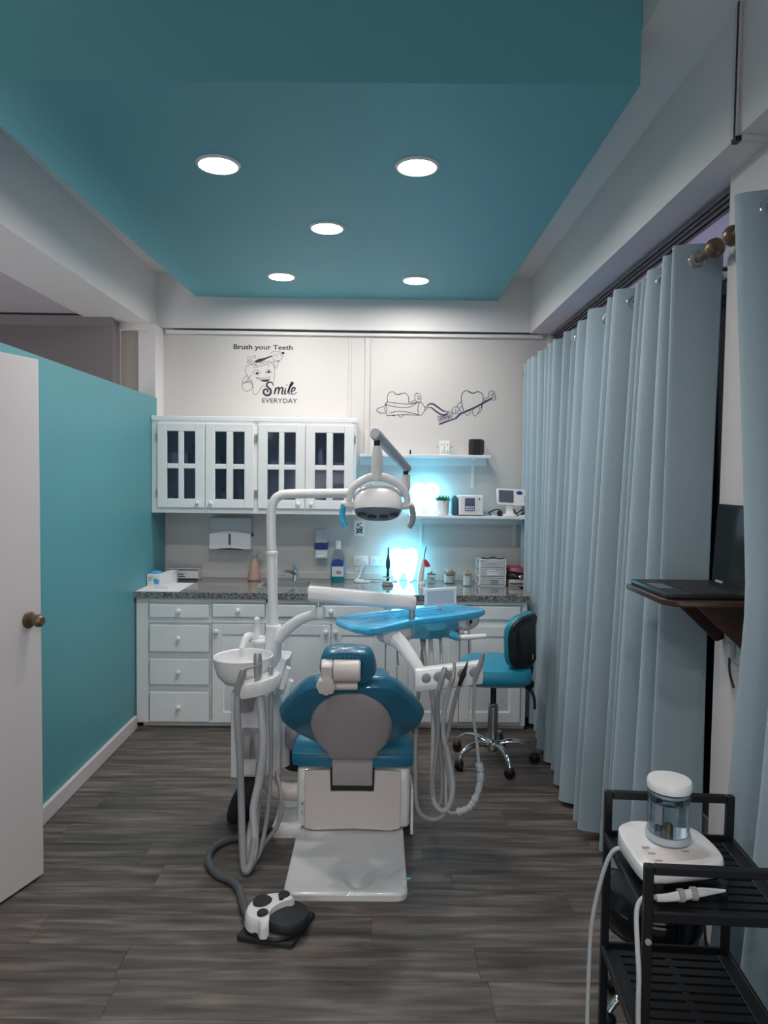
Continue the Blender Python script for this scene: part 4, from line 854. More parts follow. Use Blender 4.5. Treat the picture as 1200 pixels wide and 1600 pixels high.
# delivery arms
obj('lower_arm', tube(B(), [(-.47, 3.41, .90), (-.43, 3.39, .945), (-.37, 3.36, .995), (-.31, 3.33, 1.025), (-.255, 3.30, 1.042)], [.030, .028, .025, .023, .022], 18, 5), 'white_plastic', un)
obj('arm_cap', lathe(B(), [(0, -.026), (.022, -.024), (.026, 0), (.022, .02), (.018, .03), (0, .03)], (-.262, 3.30, 1.045), seg=20), 'white_plastic', un)
obj('arm_pin', lathe(B(), [(.013, 1.07), (.013, 1.115), (0, 1.115)], (-.27, 3.30, 0), seg=14), 'chrome', un)
rg = []
for t_, hz in ((0, .030), (.02, .036), (.5, .034), (.96, .034), (1, .026)):
    x = -.318+t_*.50; y = 3.30+t_*.05; z = 1.135-t_*.048
    rg.append([V((x, y+a*.032, z+b*hz)) for a, b in ((-1, -.6), (-1, .5), (-.6, 1), (.6, 1), (1, .5), (1, -.6), (.6, -1), (-.6, -1))])
obj('upper_arm', loft(B(), rg), 'white_plastic', un, .006)
obj('arm_pin', lathe(B(), [(.014, 1.0), (.014, 1.075), (0, 1.075)], (.162, 3.35, 0), seg=14), 'steel', un)

# hoses and suction tubes on the near side of the unit
def suction(name, label, tip, hose, r, tipm, hosem='grey_hose'):
    t = thing(name, label, 'suction tube', tip[0]); obj('nozzle', tube(B(), tip, [r*.9, r*1.1, r*1.0, r*.8], 14, 3), tipm, t); obj('hose', tube(B(), hose, r, 12, 7), hosem, t); return t
s1 = suction('suction_tube', 'grey suction hose with angled metal nozzle hung at outer end of holder', [(-.578, 3.11, .83), (-.585, 3.11, .80), (-.602, 3.11, .74), (-.606, 3.11, .70)],
        [(-.604, 3.11, .71), (-.60, 3.09, .62), (-.585, 3.07, .45), (-.575, 3.05, .28), (-.56, 3.0, .12), (-.545, 2.96, .03), (-.528, 2.95, .022), (-.515, 2.98, .06), (-.51, 3.04, .17), (-.515, 3.12, .30), (-.53, 3.25, .36)], .0155, 'grey_plastic')
obj('tip', tube(B(), [(-.575, 3.11, .832), (-.55, 3.105, .838), (-.515, 3.10, .848), (-.498, 3.10, .862)], [.010, .005, .003, .003], 8, 3), 'steel', s1)
s2 = suction('suction_tube', 'thick pale suction hose with upright metal nozzle in the middle of holder', [(-.518, 3.12, .90), (-.518, 3.12, .87), (-.516, 3.12, .80), (-.512, 3.12, .73)],
        [(-.508, 3.12, .73), (-.497, 3.10, .64), (-.486, 3.08, .50), (-.50, 3.07, .36), (-.522, 3.05, .24), (-.51, 3.02, .13), (-.515, 2.98, .05), (-.53, 2.99, .026), (-.548, 3.04, .05), (-.53, 3.15, .2), (-.52, 3.28, .33)], .0175, 'steel', 'pale_hose')
s3 = suction('suction_tube', 'thin grey hose with small nozzle at the chair end of holder', [(-.463, 3.13, .84), (-.463, 3.13, .82), (-.462, 3.13, .79), (-.460, 3.13, .755)],
        [(-.46, 3.13, .75), (-.458, 3.11, .6), (-.455, 3.10, .42), (-.465, 3.08, .22), (-.485, 3.03, .08), (-.51, 3.0, .03), (-.525, 3.01, .025), (-.49, 3.1, .05), (-.43, 3.17, .12), (-.425, 3.22, .2), (-.46, 3.32, .29)], .0095, 'steel')

# ================================================================ exam lamp
lp = thing('dental_lamp', 'white dental exam lamp with four lenses hung from a grey arm', 'exam lamp', (0, 3.0, 1.84))
SA, SB = V((-.012, 3.0, 1.845)), V((.128, 3.45, 1.722)); ax = (SB-SA).normalized()
def arm_ring(p, s): 
    e1 = V((0, 0, 1)); e1 = (e1-ax*e1.dot(ax)).normalized(); e2 = ax.cross(e1)
    return [p+e1*(.026*s*sin(a))+e2*(.022*s*cos(a)) for a in [2*pi*k/20 for k in range(20)]]
bm = B(); loft(bm, [arm_ring(SA-ax*.025, .85), arm_ring(SA-ax*.018, 1), arm_ring(SA+ax*.06, 1), arm_ring(SB-ax*.01, .9), arm_ring(SB+ax*.03, .85)]); obj('spring_arm', bm, 'pale_grey', lp)
obj('arm_pin', cyl(B(), (.128, 3.45, 1.675), (.128, 3.45, 1.715), .0125), 'black_metal', lp)
obj('stem_pin', cyl(B(), (-.010, 3.0, 1.785), (-.010, 3.0, 1.835), .0125), 'black_metal', lp)
obj('stem', lathe(B(), [(0, 1.80), (.016, 1.80), (.018, 1.79), (.024, 1.755), (.025, 1.67), (.022, 1.655), (0, 1.655)], (-.008, 3.0, 0), seg=22), 'white_plastic', lp)
yk = [(-.118, 2.99, 1.545), (-.121, 2.99, 1.58), (-.112, 2.99, 1.615), (-.08, 2.995, 1.648), (-.035, 3.0, 1.668), (-.004, 3.0, 1.672), (.03, 3.0, 1.668), (.075, 2.995, 1.648), (.107, 2.99, 1.615), (.119, 2.99, 1.58), (.117, 2.99, 1.545)]
obj('yoke', tube(B(), yk, [.011, .014, .018, .020, .018, .014, .011], 16, 4), 'white_plastic', lp)
tl = radians(26); DO = V((-.003, 2.98, 1.538))
DX, DYv, DZ = V((1, 0, 0)), V((0, cos(tl), -sin(tl))), V((0, sin(tl), cos(tl)))
def dmp(u, v, w): return DO+DX*u+DYv*v+DZ*w
dol = smooth2([(-.094, -.030), (-.06, -.046), (0, -.052), (.06, -.046), (.094, -.030), (.099, .0), (.085, .055), (.05, .09), (0, .10), (-.05, .09), (-.085, .055), (-.099, .0)], 4)
hdm = obj('lamp_head', pad(B(), dol, dmp, [(.97, -.010), (1, 0), (1.0, .022), (.96, .050), (.86, .076), (.66, .096), (.36, .107)], (0, .015)), 'white_plastic', lp)
obj('lens_cover', pad(B(), dol, dmp, [(.95, -.010), (.93, -.013), (.5, -.014)], (0, .015)), 'lens_grey', lp)
for u, v in ((-.066, .022), (-.024, .045), (.024, .045), (.066, .022)):
    o = obj('lens', pad(B(), circ(u, v, .020, 16), dmp, [(1, -.012), (1, -.019), (.8, -.0215)]), 'lens_dark', hdm)
for s, m in ((-1, 'wrap_blue'), (1, 'grey_plastic')):
    obj('handle_axle', cyl(B(), (s*.092-.003, 2.99, 1.552), (s*.150-.003, 2.99, 1.556), .0155, 16), 'white_plastic', lp)
    obj('handle', tube(B(), [(s*.140-.003, 2.985, 1.556), (s*.146-.003, 2.98, 1.52), (s*.143-.003, 2.975, 1.49), (s*.130-.003, 2.97, 1.465)], [.014, .014, .013, .011], 14, 4, .75), m, lp)

# ================================================================ delivery tray
tr = thing('instrument_tray', 'dentist instrument table wrapped in shiny blue plastic over holder block', 'instrument table', (.17, 3.35, 1.0))
tp = [(-.197, 3.334), (-.139, 3.185), (-.075, 3.118), (.0, 3.11), (.18, 3.298), (.38, 3.432), (.51, 3.545), (.54, 3.60), (.507, 3.662), (.336, 3.755), (.033, 3.545), (-.10, 3.462)]
tpo = smooth2(tp, 3)
obj('table_top', pad(B(), tpo, XY(1.007), [(.96, -.022), (1, -.014), (1.004, 0), (.985, .008), (.95, .010), (.6, .008)]), 'wrap_blue', tr)
bm = B()
for q in range(6):
    f0 = (q+.5)/6; pa = V((-.17+.13*f0, 3.33-.17*f0, 1.019)); pb = V((.40+.09*f0, 3.68-.10*f0, 1.019))
    if q % 2: pa = pa.lerp(pb, .12); pb = pa.lerp(pb, .8)
    tube(bm, [pa, (pa+pb)/2+V((0, .012, .003)), pb], [.001, .005, .001], 6, 4, .5)
obj('wrap_folds', bm, 'wrap_blue', tr)['kind'] = 'stuff'
cb = smooth2([(.03, 3.16), (.18, 3.325), (.385, 3.458), (.50, 3.565), (.495, 3.64), (.33, 3.72), (.05, 3.53), (-.02, 3.38)], 3)
obj('control_box', pad(B(), cb, XY(.992), [(.88, -.068), (.96, -.056), (1, -.034), (1, .0)]), 'white_plastic', tr)
rd = Matrix.Rotation(radians(42), 3, 'Z')
obj('dial', lathe(B(), [(.020, .012), (.020, -.008), (.014, -.012), (0, -.013)], (.448, 3.508, .972), axis='Y', seg=20, rot=rd), 'steel', tr)
obj('dial_center', lathe(B(), [(.010, 0), (.010, -.003), (0, -.004)], (.456, 3.499, .972), axis='Y', seg=16, rot=rd), 'black_plastic', tr)
pb_ = []
random.seed(9)
for i in range(17):
    f_ = i/16; x = .165+.225*f_; y = 3.295+.145*f_; q_ = sin(pi*f_); j_ = lambda: random.uniform(-.004, .004)
    pb_.append([V((x+.01*q_+j_(), y-.012-.022*q_+j_(), .998)), V((x+.012*q_+j_(), y-.02-.034*q_+j_(), .970+j_())), V((x+.01*q_+j_(), y-.015-.026*q_+j_(), .938-.014*q_+j_())), V((x, y+.03, .935-.01*q_)), V((x, y+.04, .975))])
obj('plastic_pocket', loft(B(), pb_), 'wrap_pocket', tr)
obj('front_casing', loft(B(), [[V((x, y, z)) for y, z in ((y0, z1), (y0+.004, z0+.012), (y0+.03, z0), (y0+.06, z0), (y0+.06, z1))] for x, y0, z0, z1 in ((.0, 3.15, .962, .994), (.05, 3.19, .935, .994), (.12, 3.25, .925, .994), (.18, 3.315, .93, .994))]), 'white_plastic', tr, .004)
# film viewer
obj('film_viewer', prism(B(), [(.232, 1.032), (.392, 1.048), (.392, 1.134), (.232, 1.122)], XZ(3.55), 0, .012), 'white_plastic', tr, .004)
obj('viewer_screen', prism(B(), [(.246, 1.044), (.378, 1.056), (.378, 1.122), (.246, 1.112)], XZ(3.548), 0, .004), 'frosted', tr)
obj('viewer_post', box(.30, .33, 3.562, 3.575, 1.0, 1.06), 'white_plastic', tr, .003)
# pull handle
obj('pull_handle', tube(B(), [(.385, 3.395, .917), (.42, 3.388, .919), (.48, 3.385, .924), (.515, 3.385, .927)], [.013, .013, .012, .011], 14, 3), 'white_plastic', tr)
obj('handle_end', lathe(B(), [(.014, -.012), (.014, .012), (0, .014)], (.384, 3.392, .917), axis='X', seg=16), 'grey_plastic', tr)
obj('handle_wrap', tube(B(), [(.325, 3.40, .955), (.348, 3.388, .936), (.378, 3.39, .918)], [.022, .022, .016], 12, 3), 'wrap_blue', tr)
obj('handle_mount', box(.39, .415, 3.40, 3.49, .912, .945), 'grey_plastic', tr, .004)
# support down to the instrument holder
rg = []
for p, a, b in ((V((.06, 3.215, .958)), .045, .03), (V((.10, 3.20, .935)), .034, .024), (V((.14, 3.16, .895)), .027, .022), (V((.175, 3.115, .855)), .024, .022), (V((.195, 3.10, .81)), .026, .024), (V((.205, 3.10, .785)), .028, .026)):
    rg.append([p+V((a*cos(q)*.9+a*sin(q)*.1, b*sin(q), a*cos(q)*.55)) for q in [2*pi*k/14 for k in range(14)]])
obj('support_arm', loft(B(), rg), 'white_plastic', tr)
hb = []
for x, z, y in ((.165, .787, 3.09), (.185, .788, 3.085), (.445, .822, 3.085), (.458, .825, 3.09)):
    hb.append([V((x, y+a, z+b)) for a, b in ((-.035, -.032), (-.042, .0), (-.014, .056), (.02, .062), (.045, .05), (.045, -.02), (.02, -.04))])
hold = obj('instrument_holder', loft(B(), hb), 'white_plastic', tr, .006)
for k in range(5):
    x = .213+k*.051; z = .806+k*.0072
    obj('scoop_shade', ell(B(), (x, 3.053, z+.005), (.020, .010, .027), 14, 8), 'grey_plastic', hold)  # grey bulges, their colour stands for the shade in scooped recesses
for k, (x, z0) in enumerate(((.285, .0), (.32, 0))):
    obj('hanging_wire', tube(B(), [(.092 if k == 0 else .44, 3.2 if k == 0 else 3.43, .945), (.092 if k == 0 else .44, 3.19 if k == 0 else 3.42, .88), (.098 if k == 0 else .44, 3.19 if k == 0 else 3.42, .835)], .0022, 6, 3), 'black_rubber', tr)

def handpiece(label, tip, rr, m, hose, hr_=.0095, hm='grey_hose', ret=None):
    t = thing('dental_handpiece', label, 'handpiece', tip[0], 'handpieces in the table holder')
    obj('grip', tube(B(), tip, rr, 14, 3), m, t)
    obj('hose', tube(B(), hose, hr_, 10, 7), hm, t)
    return t
h = handpiece('silver syringe handpiece with a bent nozzle, first in the holder', [(.288, 3.02, .872), (.284, 3.02, .85), (.275, 3.02, .82), (.265, 3.02, .775)], [.009, .014, .013, .010], 'steel',
          [(.265, 3.02, .78), (.262, 3.04, .70), (.268, 3.06, .58), (.255, 3.06, .43), (.245, 3.05, .33), (.26, 3.05, .265), (.285, 3.06, .28), (.29, 3.08, .4), (.265, 3.10, .6), (.225, 3.26, .82), (.205, 3.36, .945)])
obj('nozzle', tube(B(), [(.288, 3.018, .868), (.30, 3.012, .858), (.316, 3.005, .842)], [.006, .003, .002], 8, 2), 'chrome', h)
handpiece('short metal handpiece, second in the holder', [(.330, 3.03, .89), (.329, 3.025, .86), (.322, 3.02, .825), (.31, 3.02, .785)], [.006, .007, .011, .009], 'steel',
          [(.311, 3.02, .79), (.295, 3.04, .70), (.29, 3.06, .58), (.315, 3.06, .47), (.335, 3.05, .35), (.32, 3.04, .27), (.285, 3.04, .245), (.25, 3.05, .30), (.25, 3.08, .45), (.255, 3.2, .7), (.25, 3.36, .945)], .011, 'pale_hose')
handpiece('black pointed handpiece, third in the holder', [(.385, 3.02, .902), (.378, 3.02, .875), (.366, 3.02, .84), (.35, 3.02, .79)], [.0015, .006, .011, .008], 'black_plastic',
          [(.351, 3.02, .795), (.335, 3.04, .72), (.315, 3.06, .60), (.30, 3.06, .50), (.315, 3.06, .40), (.325, 3.05, .30), (.295, 3.04, .225), (.24, 3.04, .205), (.185, 3.05, .25), (.175, 3.08, .40), (.185, 3.2, .65), (.225, 3.37, .94)])
h = handpiece('long grey scaler handpiece, at the outer end of the holder', [(.447, 3.02, .932), (.444, 3.02, .905), (.43, 3.02, .865), (.414, 3.02, .815)], [.008, .011, .012, .008], 'grey_hose',
          [(.415, 3.02, .82), (.418, 3.04, .74), (.42, 3.06, .64), (.435, 3.06, .54), (.445, 3.05, .45), (.452, 3.04, .40), (.44, 3.03, .33), (.405, 3.02, .27), (.35, 3.02, .245), (.31, 3.04, .255), (.305, 3.07, .4), (.30, 3.2, .7), (.30, 3.42, .945)], .007, 'pale_hose')
random.seed(5)
P = cr([(.445, 3.05, .45), (.452, 3.04, .40), (.44, 3.03, .33), (.405, 3.02, .27), (.35, 3.02, .245)], 8)
obj('clear_sleeve', tube(B(), P, [.012+.006*random.random() for _ in range(33)], 10), 'frosted', h)
# tubes dropping from the table to the holder region
for k, (x, y) in enumerate(((.185, 3.17), (.222, 3.18))):
    pass

# ================================================================ foot control
fp = thing('foot_control', 'black and white foot pedal on a square black rubber mat', 'foot pedal', (-.36, 2.6, 0))
obj('rubber_mat', pad(B(), [(-.492, 2.53), (-.482, 2.522), (-.295, 2.482), (-.283, 2.486), (-.222, 2.668), (-.228, 2.678), (-.42, 2.722), (-.432, 2.716)], XY(0), [(1, 0), (1, .016), (.985, .020)]), 'black_rubber', fp, .004)
obj('base_ring', lathe(B(), [(.0, .02), (.11, .02), (.112, .026), (.108, .036), (.095, .04), (0, .04)], (-.355, 2.60, 0), seg=40), 'black_plastic', fp)
obj('pedal', pad(B(), circ(-.318, 2.588, .082, 32), lambda u, v, w: (u, v, w), [(1, .038), (1.02, .046), (1, .062), (.94, .068), (.5, .069)]), 'black_rubber', fp)
ws = smooth2([(-.472, 2.58), (-.468, 2.635), (-.435, 2.675), (-.38, 2.69), (-.335, 2.68), (-.298, 2.65), (-.305, 2.628), (-.33, 2.622), (-.365, 2.59), (-.378, 2.55), (-.372, 2.50), (-.40, 2.492), (-.415, 2.515), (-.45, 2.535)], 3)
sh = obj('shell', pad(B(), ws, lambda u, v, w: (u, v, w+(.012*(u+.45)/.1 if w > .05 else 0)), [(1.02, .03), (1, .055), (.97, .070), (.9, .078), (.5, .079)]), 'white_plastic', fp)
for u, v, r, z in ((-.415, 2.632, .036, .084), (-.402, 2.555, .021, .086), (-.338, 2.66, .022, .092), (-.345, 2.635, .010, .094)):
    obj('button', lathe(B(), [(r, -.012), (r, .003), (r*.9, .006), (0, .0075)], (u, v, z), seg=24), 'black_rubber', sh)
obj('foot_hose', tube(B(), [(-.455, 2.60, .035), (-.475, 2.64, .03), (-.51, 2.74, .018), (-.538, 2.82, .018), (-.58, 2.88, .018), (-.65, 2.93, .018), (-.71, 3.03, .018), (-.715, 3.14, .018), (-.66, 3.22, .018), (-.58, 3.25, .018), (-.50, 3.33, .02), (-.44, 3.42, .03)], .0165, 12, 6), 'dark_hose', fp)

# ================================================================ dentist stool
so = thing('dentist_stool', 'blue saddle stool with curved backrest on chrome five-star base', 'stool', (.69, 4.2, 0)); sc_ = V((.69, 4.2, 0))
ol = smooth2([(.49, 4.02), (.55, 3.98), (.72, 3.965), (.86, 3.99), (.885, 4.10), (.885, 4.25), (.85, 4.37), (.72, 4.41), (.57, 4.39), (.50, 4.28), (.475, 4.14)], 3)
obj('seat', pad(B(), ol, lambda u, v, w: (u, v, .545+w+.0*u), [(.9, -.035), (.98, -.02), (1, .0), (1, .028), (.97, .05), (.88, .062), (.5, .066)]), 'stool_teal', so)
obj('seat_plate', pad(B(), ol, XY(.5), [(.86, 0), (.9, .012)]), 'grey_plastic', so)
# backrest: a curved pad facing the seat, seen edge-on
def bkm(u, v, w): 
    a = u*1.4-.55; R0 = .265
    return V((.635+(R0+w)*cos(a), 4.22+(R0+w)*sin(a), .755+v+.0*w))
ol = smooth2([(-.50, -.02), (-.44, -.12), (-.2, -.155), (.2, -.155), (.44, -.12), (.50, -.02), (.48, .09), (.3, .145), (0, .155), (-.3, .145), (-.48, .09)], 4)
obj('backrest', pad(B(), ol, bkm, [(.9, -.05), (.98, -.035), (1, -.01), (.97, .012)]), 'stool_green', so)
obj('back_shell', pad(B(), ol, bkm, [(.95, .012), (.94, .025), (.8, .036)]), 'black_plastic', so)
obj('back_bracket', tube(B(), [(.895, 4.22, .70), (.905, 4.22, .58), (.88, 4.2, .50), (.78, 4.2, .49)], [.02, .024, .022, .02], 12, 4), 'black_plastic', so)
obj('bracket_plate', box(.893, .90, 4.10, 4.125, .60, .665), 'steel', so)
obj('adjust_knob', ell(B(), (.87, 4.08, .50), (.035, .03, .032)), 'black_plastic', so)
obj('lever', tube(B(), [(.87, 4.1, .49), (.90, 4.07, .43), (.905, 4.06, .36)], [.012, .009, .008], 10, 3), 'black_plastic', so)
obj('gas_lift', cyl(B(), (.69, 4.2, .32), (.69, 4.2, .51), .017, 18), 'black_metal', so)
obj('sleeve', lathe(B(), [(.0, .10), (.030, .10), (.030, .335), (.026, .34), (.026, .352), (0, .352)], sc_, seg=24), 'chrome', so)
obj('hub', lathe(B(), [(0, .07), (.035, .07), (.046, .085), (.044, .125), (.030, .14), (0, .14)], sc_, seg=24), 'chrome', so)
for k in range(5):
    a = radians(-76+72*k); dr_ = V((cos(a), sin(a), 0))
    obj('leg', tube(B(), [sc_+dr_*.03+V((0, 0, .105)), sc_+dr_*.10+V((0, 0, .125)), sc_+dr_*.18+V((0, 0, .118)), sc_+dr_*.235+V((0, 0, .085)), sc_+dr_*.248+V((0, 0, .058))], [.016, .017, .016, .014, .012], 12, 4, .8), 'chrome', so)
    cs = obj('caster', lathe(B(), [(.0, -.020), (.024, -.020), (.028, -.014), (.028, -.004), (.02, -.002), (.02, .002), (.028, .004), (.028, .014), (.024, .020), (0, .020)], sc_+dr_*.248+V((0, 0, .028)), axis='Y', seg=20, rot=Matrix.Rotation(a+.6, 3, 'Z')), 'black_plastic', so)
    obj('hood', ell(B(), sc_+dr_*.248+V((0, 0, .042)), (.026, .026, .022), 12, 8), 'black_rubber', cs)

# ================================================================ dark stool behind the trolley
bs = thing('round_stool', 'small round black stool with chrome base behind the black trolley', 'stool', (.86, 2.16, 0)); c = V((.86, 2.16, 0))
obj('seat', lathe(B(), [(0, .30), (.13, .30), (.145, .315), (.15, .35), (.147, .39), (.13, .415), (.09, .424), (0, .427)], c, seg=36), 'screen_black', bs)
obj('rim', lathe(B(), [(.128, .296), (.140, .298), (.142, .306), (.130, .308)], c, seg=36), 'chrome', bs)
obj('column', lathe(B(), [(0, .06), (.022, .06), (.022, .33), (0, .31)], c, seg=18), 'black_metal', bs)
for k in range(5):
    a = radians(195+72*k); dr_ = V((cos(a), sin(a), 0))
    obj('leg', tube(B(), [c+dr_*.02+V((0, 0, .10)), c+dr_*.11+V((0, 0, .09)), c+dr_*.145+V((0, 0, .055))], [.015, .013, .011], 10, 3), 'chrome', bs)
    obj('caster', ell(B(), c+dr_*.145+V((0, 0, .026)), (.024, .018, .026), 12, 8), 'black_plastic', bs)

# ================================================================ black trolley
tx0, tx1, ty0, ty1 = .606, .925, 1.535, 1.895
tl_ = thing('utility_trolley', 'black metal utility trolley with slatted shelves in front of the curtains', 'trolley', (.765, 1.715, 0))
pr_ = .010
for x in (tx0, tx1):
    for y in (ty0, ty1): obj('post', box(x-pr_, x+pr_, y-pr_, y+pr_, .05, .835 if y == ty1 else .828), 'black_metal', tl_, .003)
obj('handle', box(tx0+pr_, tx1-pr_, ty1-pr_, ty1+pr_, .815, .835), 'black_metal', tl_, .003)
obj('handle', box(tx0+pr_, tx1-pr_, ty0-pr_, ty0+pr_, .808, .828), 'black_metal', tl_, .003)
for z in (.715, .405, .12):
    bm = B()
    for x in (tx0-pr_, tx1): bx(bm, x, x+pr_, ty0+pr_, ty1-pr_, z-.014, z+.009)
    for y in (ty0-pr_*.8, ty1): bx(bm, tx0+pr_, tx1-pr_, y, y+pr_*.8, z-.014, z+.009)
    bx(bm, tx0, tx0+.035, ty0+pr_, ty1-pr_, z-.012, z-.002); bx(bm, tx1-.035+pr_, tx1+pr_, ty0+pr_, ty1-pr_, z-.012, z-.002); bx(bm, .757, .775, ty0+pr_, ty1-pr_, z-.014, z-.004)
    sh_ = obj('shelf', bm, 'black_metal', tl_, .002)
    n = 11; me0 = None
    for k in range(n):
        y = ty0+.022+k*(ty1-ty0-.044)/(n-1)
        if me0 is None:
            me0 = obj('slat', box(tx0+.034, tx1-.024, y-.011, y+.011, z-.010, z-.003), 'black_metal', sh_)
        else:
            o = me0.copy(); COL.objects.link(o); o.parent = sh_; o.location = (0, k*(ty1-ty0-.044)/(n-1), 0)
for x in (tx0, tx1):
    for y in (ty0, ty1): obj('caster', lathe(B(), [(0, -.012), (.026, -.012), (.028, 0), (.026, .012), (0, .012)], (x, y, .028), axis='X', seg=18), 'black_rubber', tl_)
obj('screw', lathe(B(), [(.007, 0), (.007, -.004), (0, -.005)], (tx0, ty0-pr_, .66), axis='Y', seg=12), 'steel', tl_)

tl_.rotation_euler.z = radians(-4); tl_.location.x = .775
# ================================================================ scaler machine with bottle
sm = thing('ultrasonic_scaler', 'white scaler machine with clear water bottle on the trolley top shelf', 'scaler', (.74, 1.70, .70))
qa = smooth2([(.616, 1.785), (.643, 1.82), (.69, 1.83), (.78, 1.81), (.806, 1.80), (.825, 1.765), (.832, 1.69), (.81, 1.645), (.70, 1.62), (.64, 1.615), (.618, 1.63), (.613, 1.70)], 3)
sl2 = lambda u, v, w: (u, v, .742+w*.62-(.012*(1.82-v)/.22 if w > .04 else 0))
obj('body', pad(B(), qa, sl2, [(.95, 0), (1, .012), (1, .062), (.985, .074), (.95, .079), (.5, .080)]), 'white_plastic', sm)
obj('control_panel', pad(B(), smooth2([(.65, 1.64), (.78, 1.655), (.80, 1.68), (.77, 1.70), (.65, 1.695)], 3), sl2, [(1, .079), (.97, .0815)]), 'warm_plastic', sm)
for k, (x, y) in enumerate(((.655, 1.70), (.66, 1.675), (.665, 1.645), (.72, 1.70), (.745, 1.685))): obj('button', pad(B(), rrect(x-.009, x+.009, y-.004, y+.004, .003), sl2, [(1, .079), (1, .0822)]), 'grey_plastic', sm)
for x in (.66, .81):
    for y in (1.63, 1.78): obj('foot', cyl(B(), (x, y, .714), (x, y, .744), .012, 12), 'black_rubber', sm)
bc = V((.726, 1.745, .796)); rt = None
bo = obj('bottle', lathe(B(), [(.044, .0), (.050, .006), (.051, .115), (.048, .115), (.048, .01), (.0, .008)], bc, seg=36, rot=rt), 'thin_clear', sm)
obj('water', lathe(B(), [(0, .010), (.0475, .011), (.0475, .088), (0, .088)], bc, seg=36, rot=rt), 'water', bo)
obj('bottle_base', lathe(B(), [(.053, -.006), (.054, .004), (.052, .010), (.0, .010)], bc, seg=36, rot=rt), 'frosted', sm)
obj('valve', lathe(B(), [(0, .01), (.009, .01), (.009, .03), (.005, .036), (0, .036)], bc, seg=16), 'brass', bo)
obj('inner_cone', lathe(B(), [(.048, .112), (.046, .105), (.02, .090), (0, .088)], bc, seg=30, rot=rt), 'frosted', bo)
obj('lid', lathe(B(), [(.0525, .118), (.0535, .122), (.053, .136), (.050, .141), (0, .143)], bc, seg=36), 'white_plastic', sm)
hp_ = thing('scaler_handpiece', 'white pen handpiece on its looping white cord, lying on the trolley', 'handpiece', (.68, 1.57, .715))
obj('pen', tube(B(), [(.637, 1.582, .731), (.66, 1.582, .732), (.70, 1.584, .737), (.74, 1.586, .743), (.795, 1.588, .746)], [.008, .009, .011, .010, .003], 14, 4), 'white_plastic', hp_)
for x in (.693, .722): obj('grip_ring', lathe(B(), [(.0105, -.007), (.0145, -.006), (.0145, .006), (.0105, .007)], (x, 1.5845, .737+(x-.70)*.15), axis='X', seg=16), 'shell_grey', hp_)
obj('cord', tube(B(), [(.640, 1.582, .731), (.612, 1.577, .738), (.588, 1.566, .715), (.578, 1.53, .65), (.576, 1.512, .60), (.575, 1.505, .50), (.582, 1.50, .40), (.592, 1.50, .30), (.585, 1.52, .15), (.56, 1.62, .06), (.548, 1.72, .10), (.545, 1.76, .25), (.55, 1.78, .40), (.556, 1.785, .54), (.575, 1.78, .66), (.60, 1.775, .735), (.635, 1.765, .752)], .0055, 10, 7), 'pale_hose', hp_)
t = thing('power_cable', 'thin black cable hanging from the trolley beside the near curtain', 'cable', (.95, 1.9, .6))
obj('strand', tube(B(), [(.98, 1.93, .66), (.955, 1.97, .60), (.935, 1.98, .50), (.932, 1.96, .38), (.96, 1.95, .25), (.99, 1.96, .10), (1.0, 1.97, .012)], .004, 8, 6), 'black_rubber', t)

# ================================================================ laptop on wall shelf
ls = thing('laptop_shelf', 'dark wooden bracket shelf fixed to the pale wall pier', 'shelf', (1.05, 2.36, 1.30))
ol = [(.882, 2.55), (.882, 2.235), (.902, 2.195), (.935, 2.18), (1.216, 2.18), (1.216, 2.55)]
obj('board', prism(B(), ol, XY(1.285), 0, .02), 'dark_wood', ls, .006)
for y in (2.26, 2.50): obj('bracket', prism(B(), [(1.0, 1.285), (1.216, 1.285), (1.216, 1.12), (1.19, 1.11)], XZ(y), 0, .018), 'dark_wood', ls, .003)
lt = thing('laptop', 'open black laptop standing on the dark bracket shelf', 'laptop', (1.05, 2.37, 1.305))
bs_ = obj('base', pad(B(), rrect(.895, 1.185, 2.205, 2.545, .012), XY(1.3055), [(.98, 0), (1, .006), (1, .013), (.99, .016)]), 'black_plastic', lt)
obj('touchpad', box(.915, .965, 2.33, 2.44, 1.3212, 1.3222), 'screen_grey', bs_)
bm = B()
for r in range(5):
    for q in range(14): bx(bm, .985+r*.026, .985+r*.026+.022, 2.225+q*.0215, 2.225+q*.0215+.018, 1.3212, 1.3235)
obj('keys', bm, 'black_rubber', bs_)['kind'] = 'stuff'
scn = obj('screen', pad(B(), rrect(2.205, 2.545, 1.322, 1.592, .010), lambda u, v, w: (1.186+w+.05*(v-1.32), u, v), [(1, 0), (1, .007)]), 'black_plastic', lt)
obj('display', pad(B(), rrect(2.215, 2.535, 1.338, 1.582, .004), lambda u, v, w: (1.186+w+.05*(v-1.32), u, v), [(1, -.0012), (1, .001)]), 'screen_black', scn)
obj('hinge', cyl(B(), (1.187, 2.24, 1.322), (1.187, 2.29, 1.322), .006, 10), 'steel', lt); obj('hinge', cyl(B(), (1.187, 2.46, 1.322), (1.187, 2.51, 1.322), .006, 10), 'steel', lt)
t = thing('wall_outlet', 'white wall outlet with plugged charger under the laptop shelf', 'outlet', (1.216, 2.43, 1.12))
obj('plate', box(1.208, 1.216, 2.37, 2.47, 1.06, 1.18), 'white_plastic', t, .003); obj('plug', box(1.188, 1.208, 2.40, 2.435, 1.075, 1.125), 'white_plastic', t, .006)
obj('cord', tube(B(), [(1.195, 2.415, 1.077), (1.19, 2.40, 1.03), (1.198, 2.385, .98)], .004, 8, 4), 'black_rubber', t)

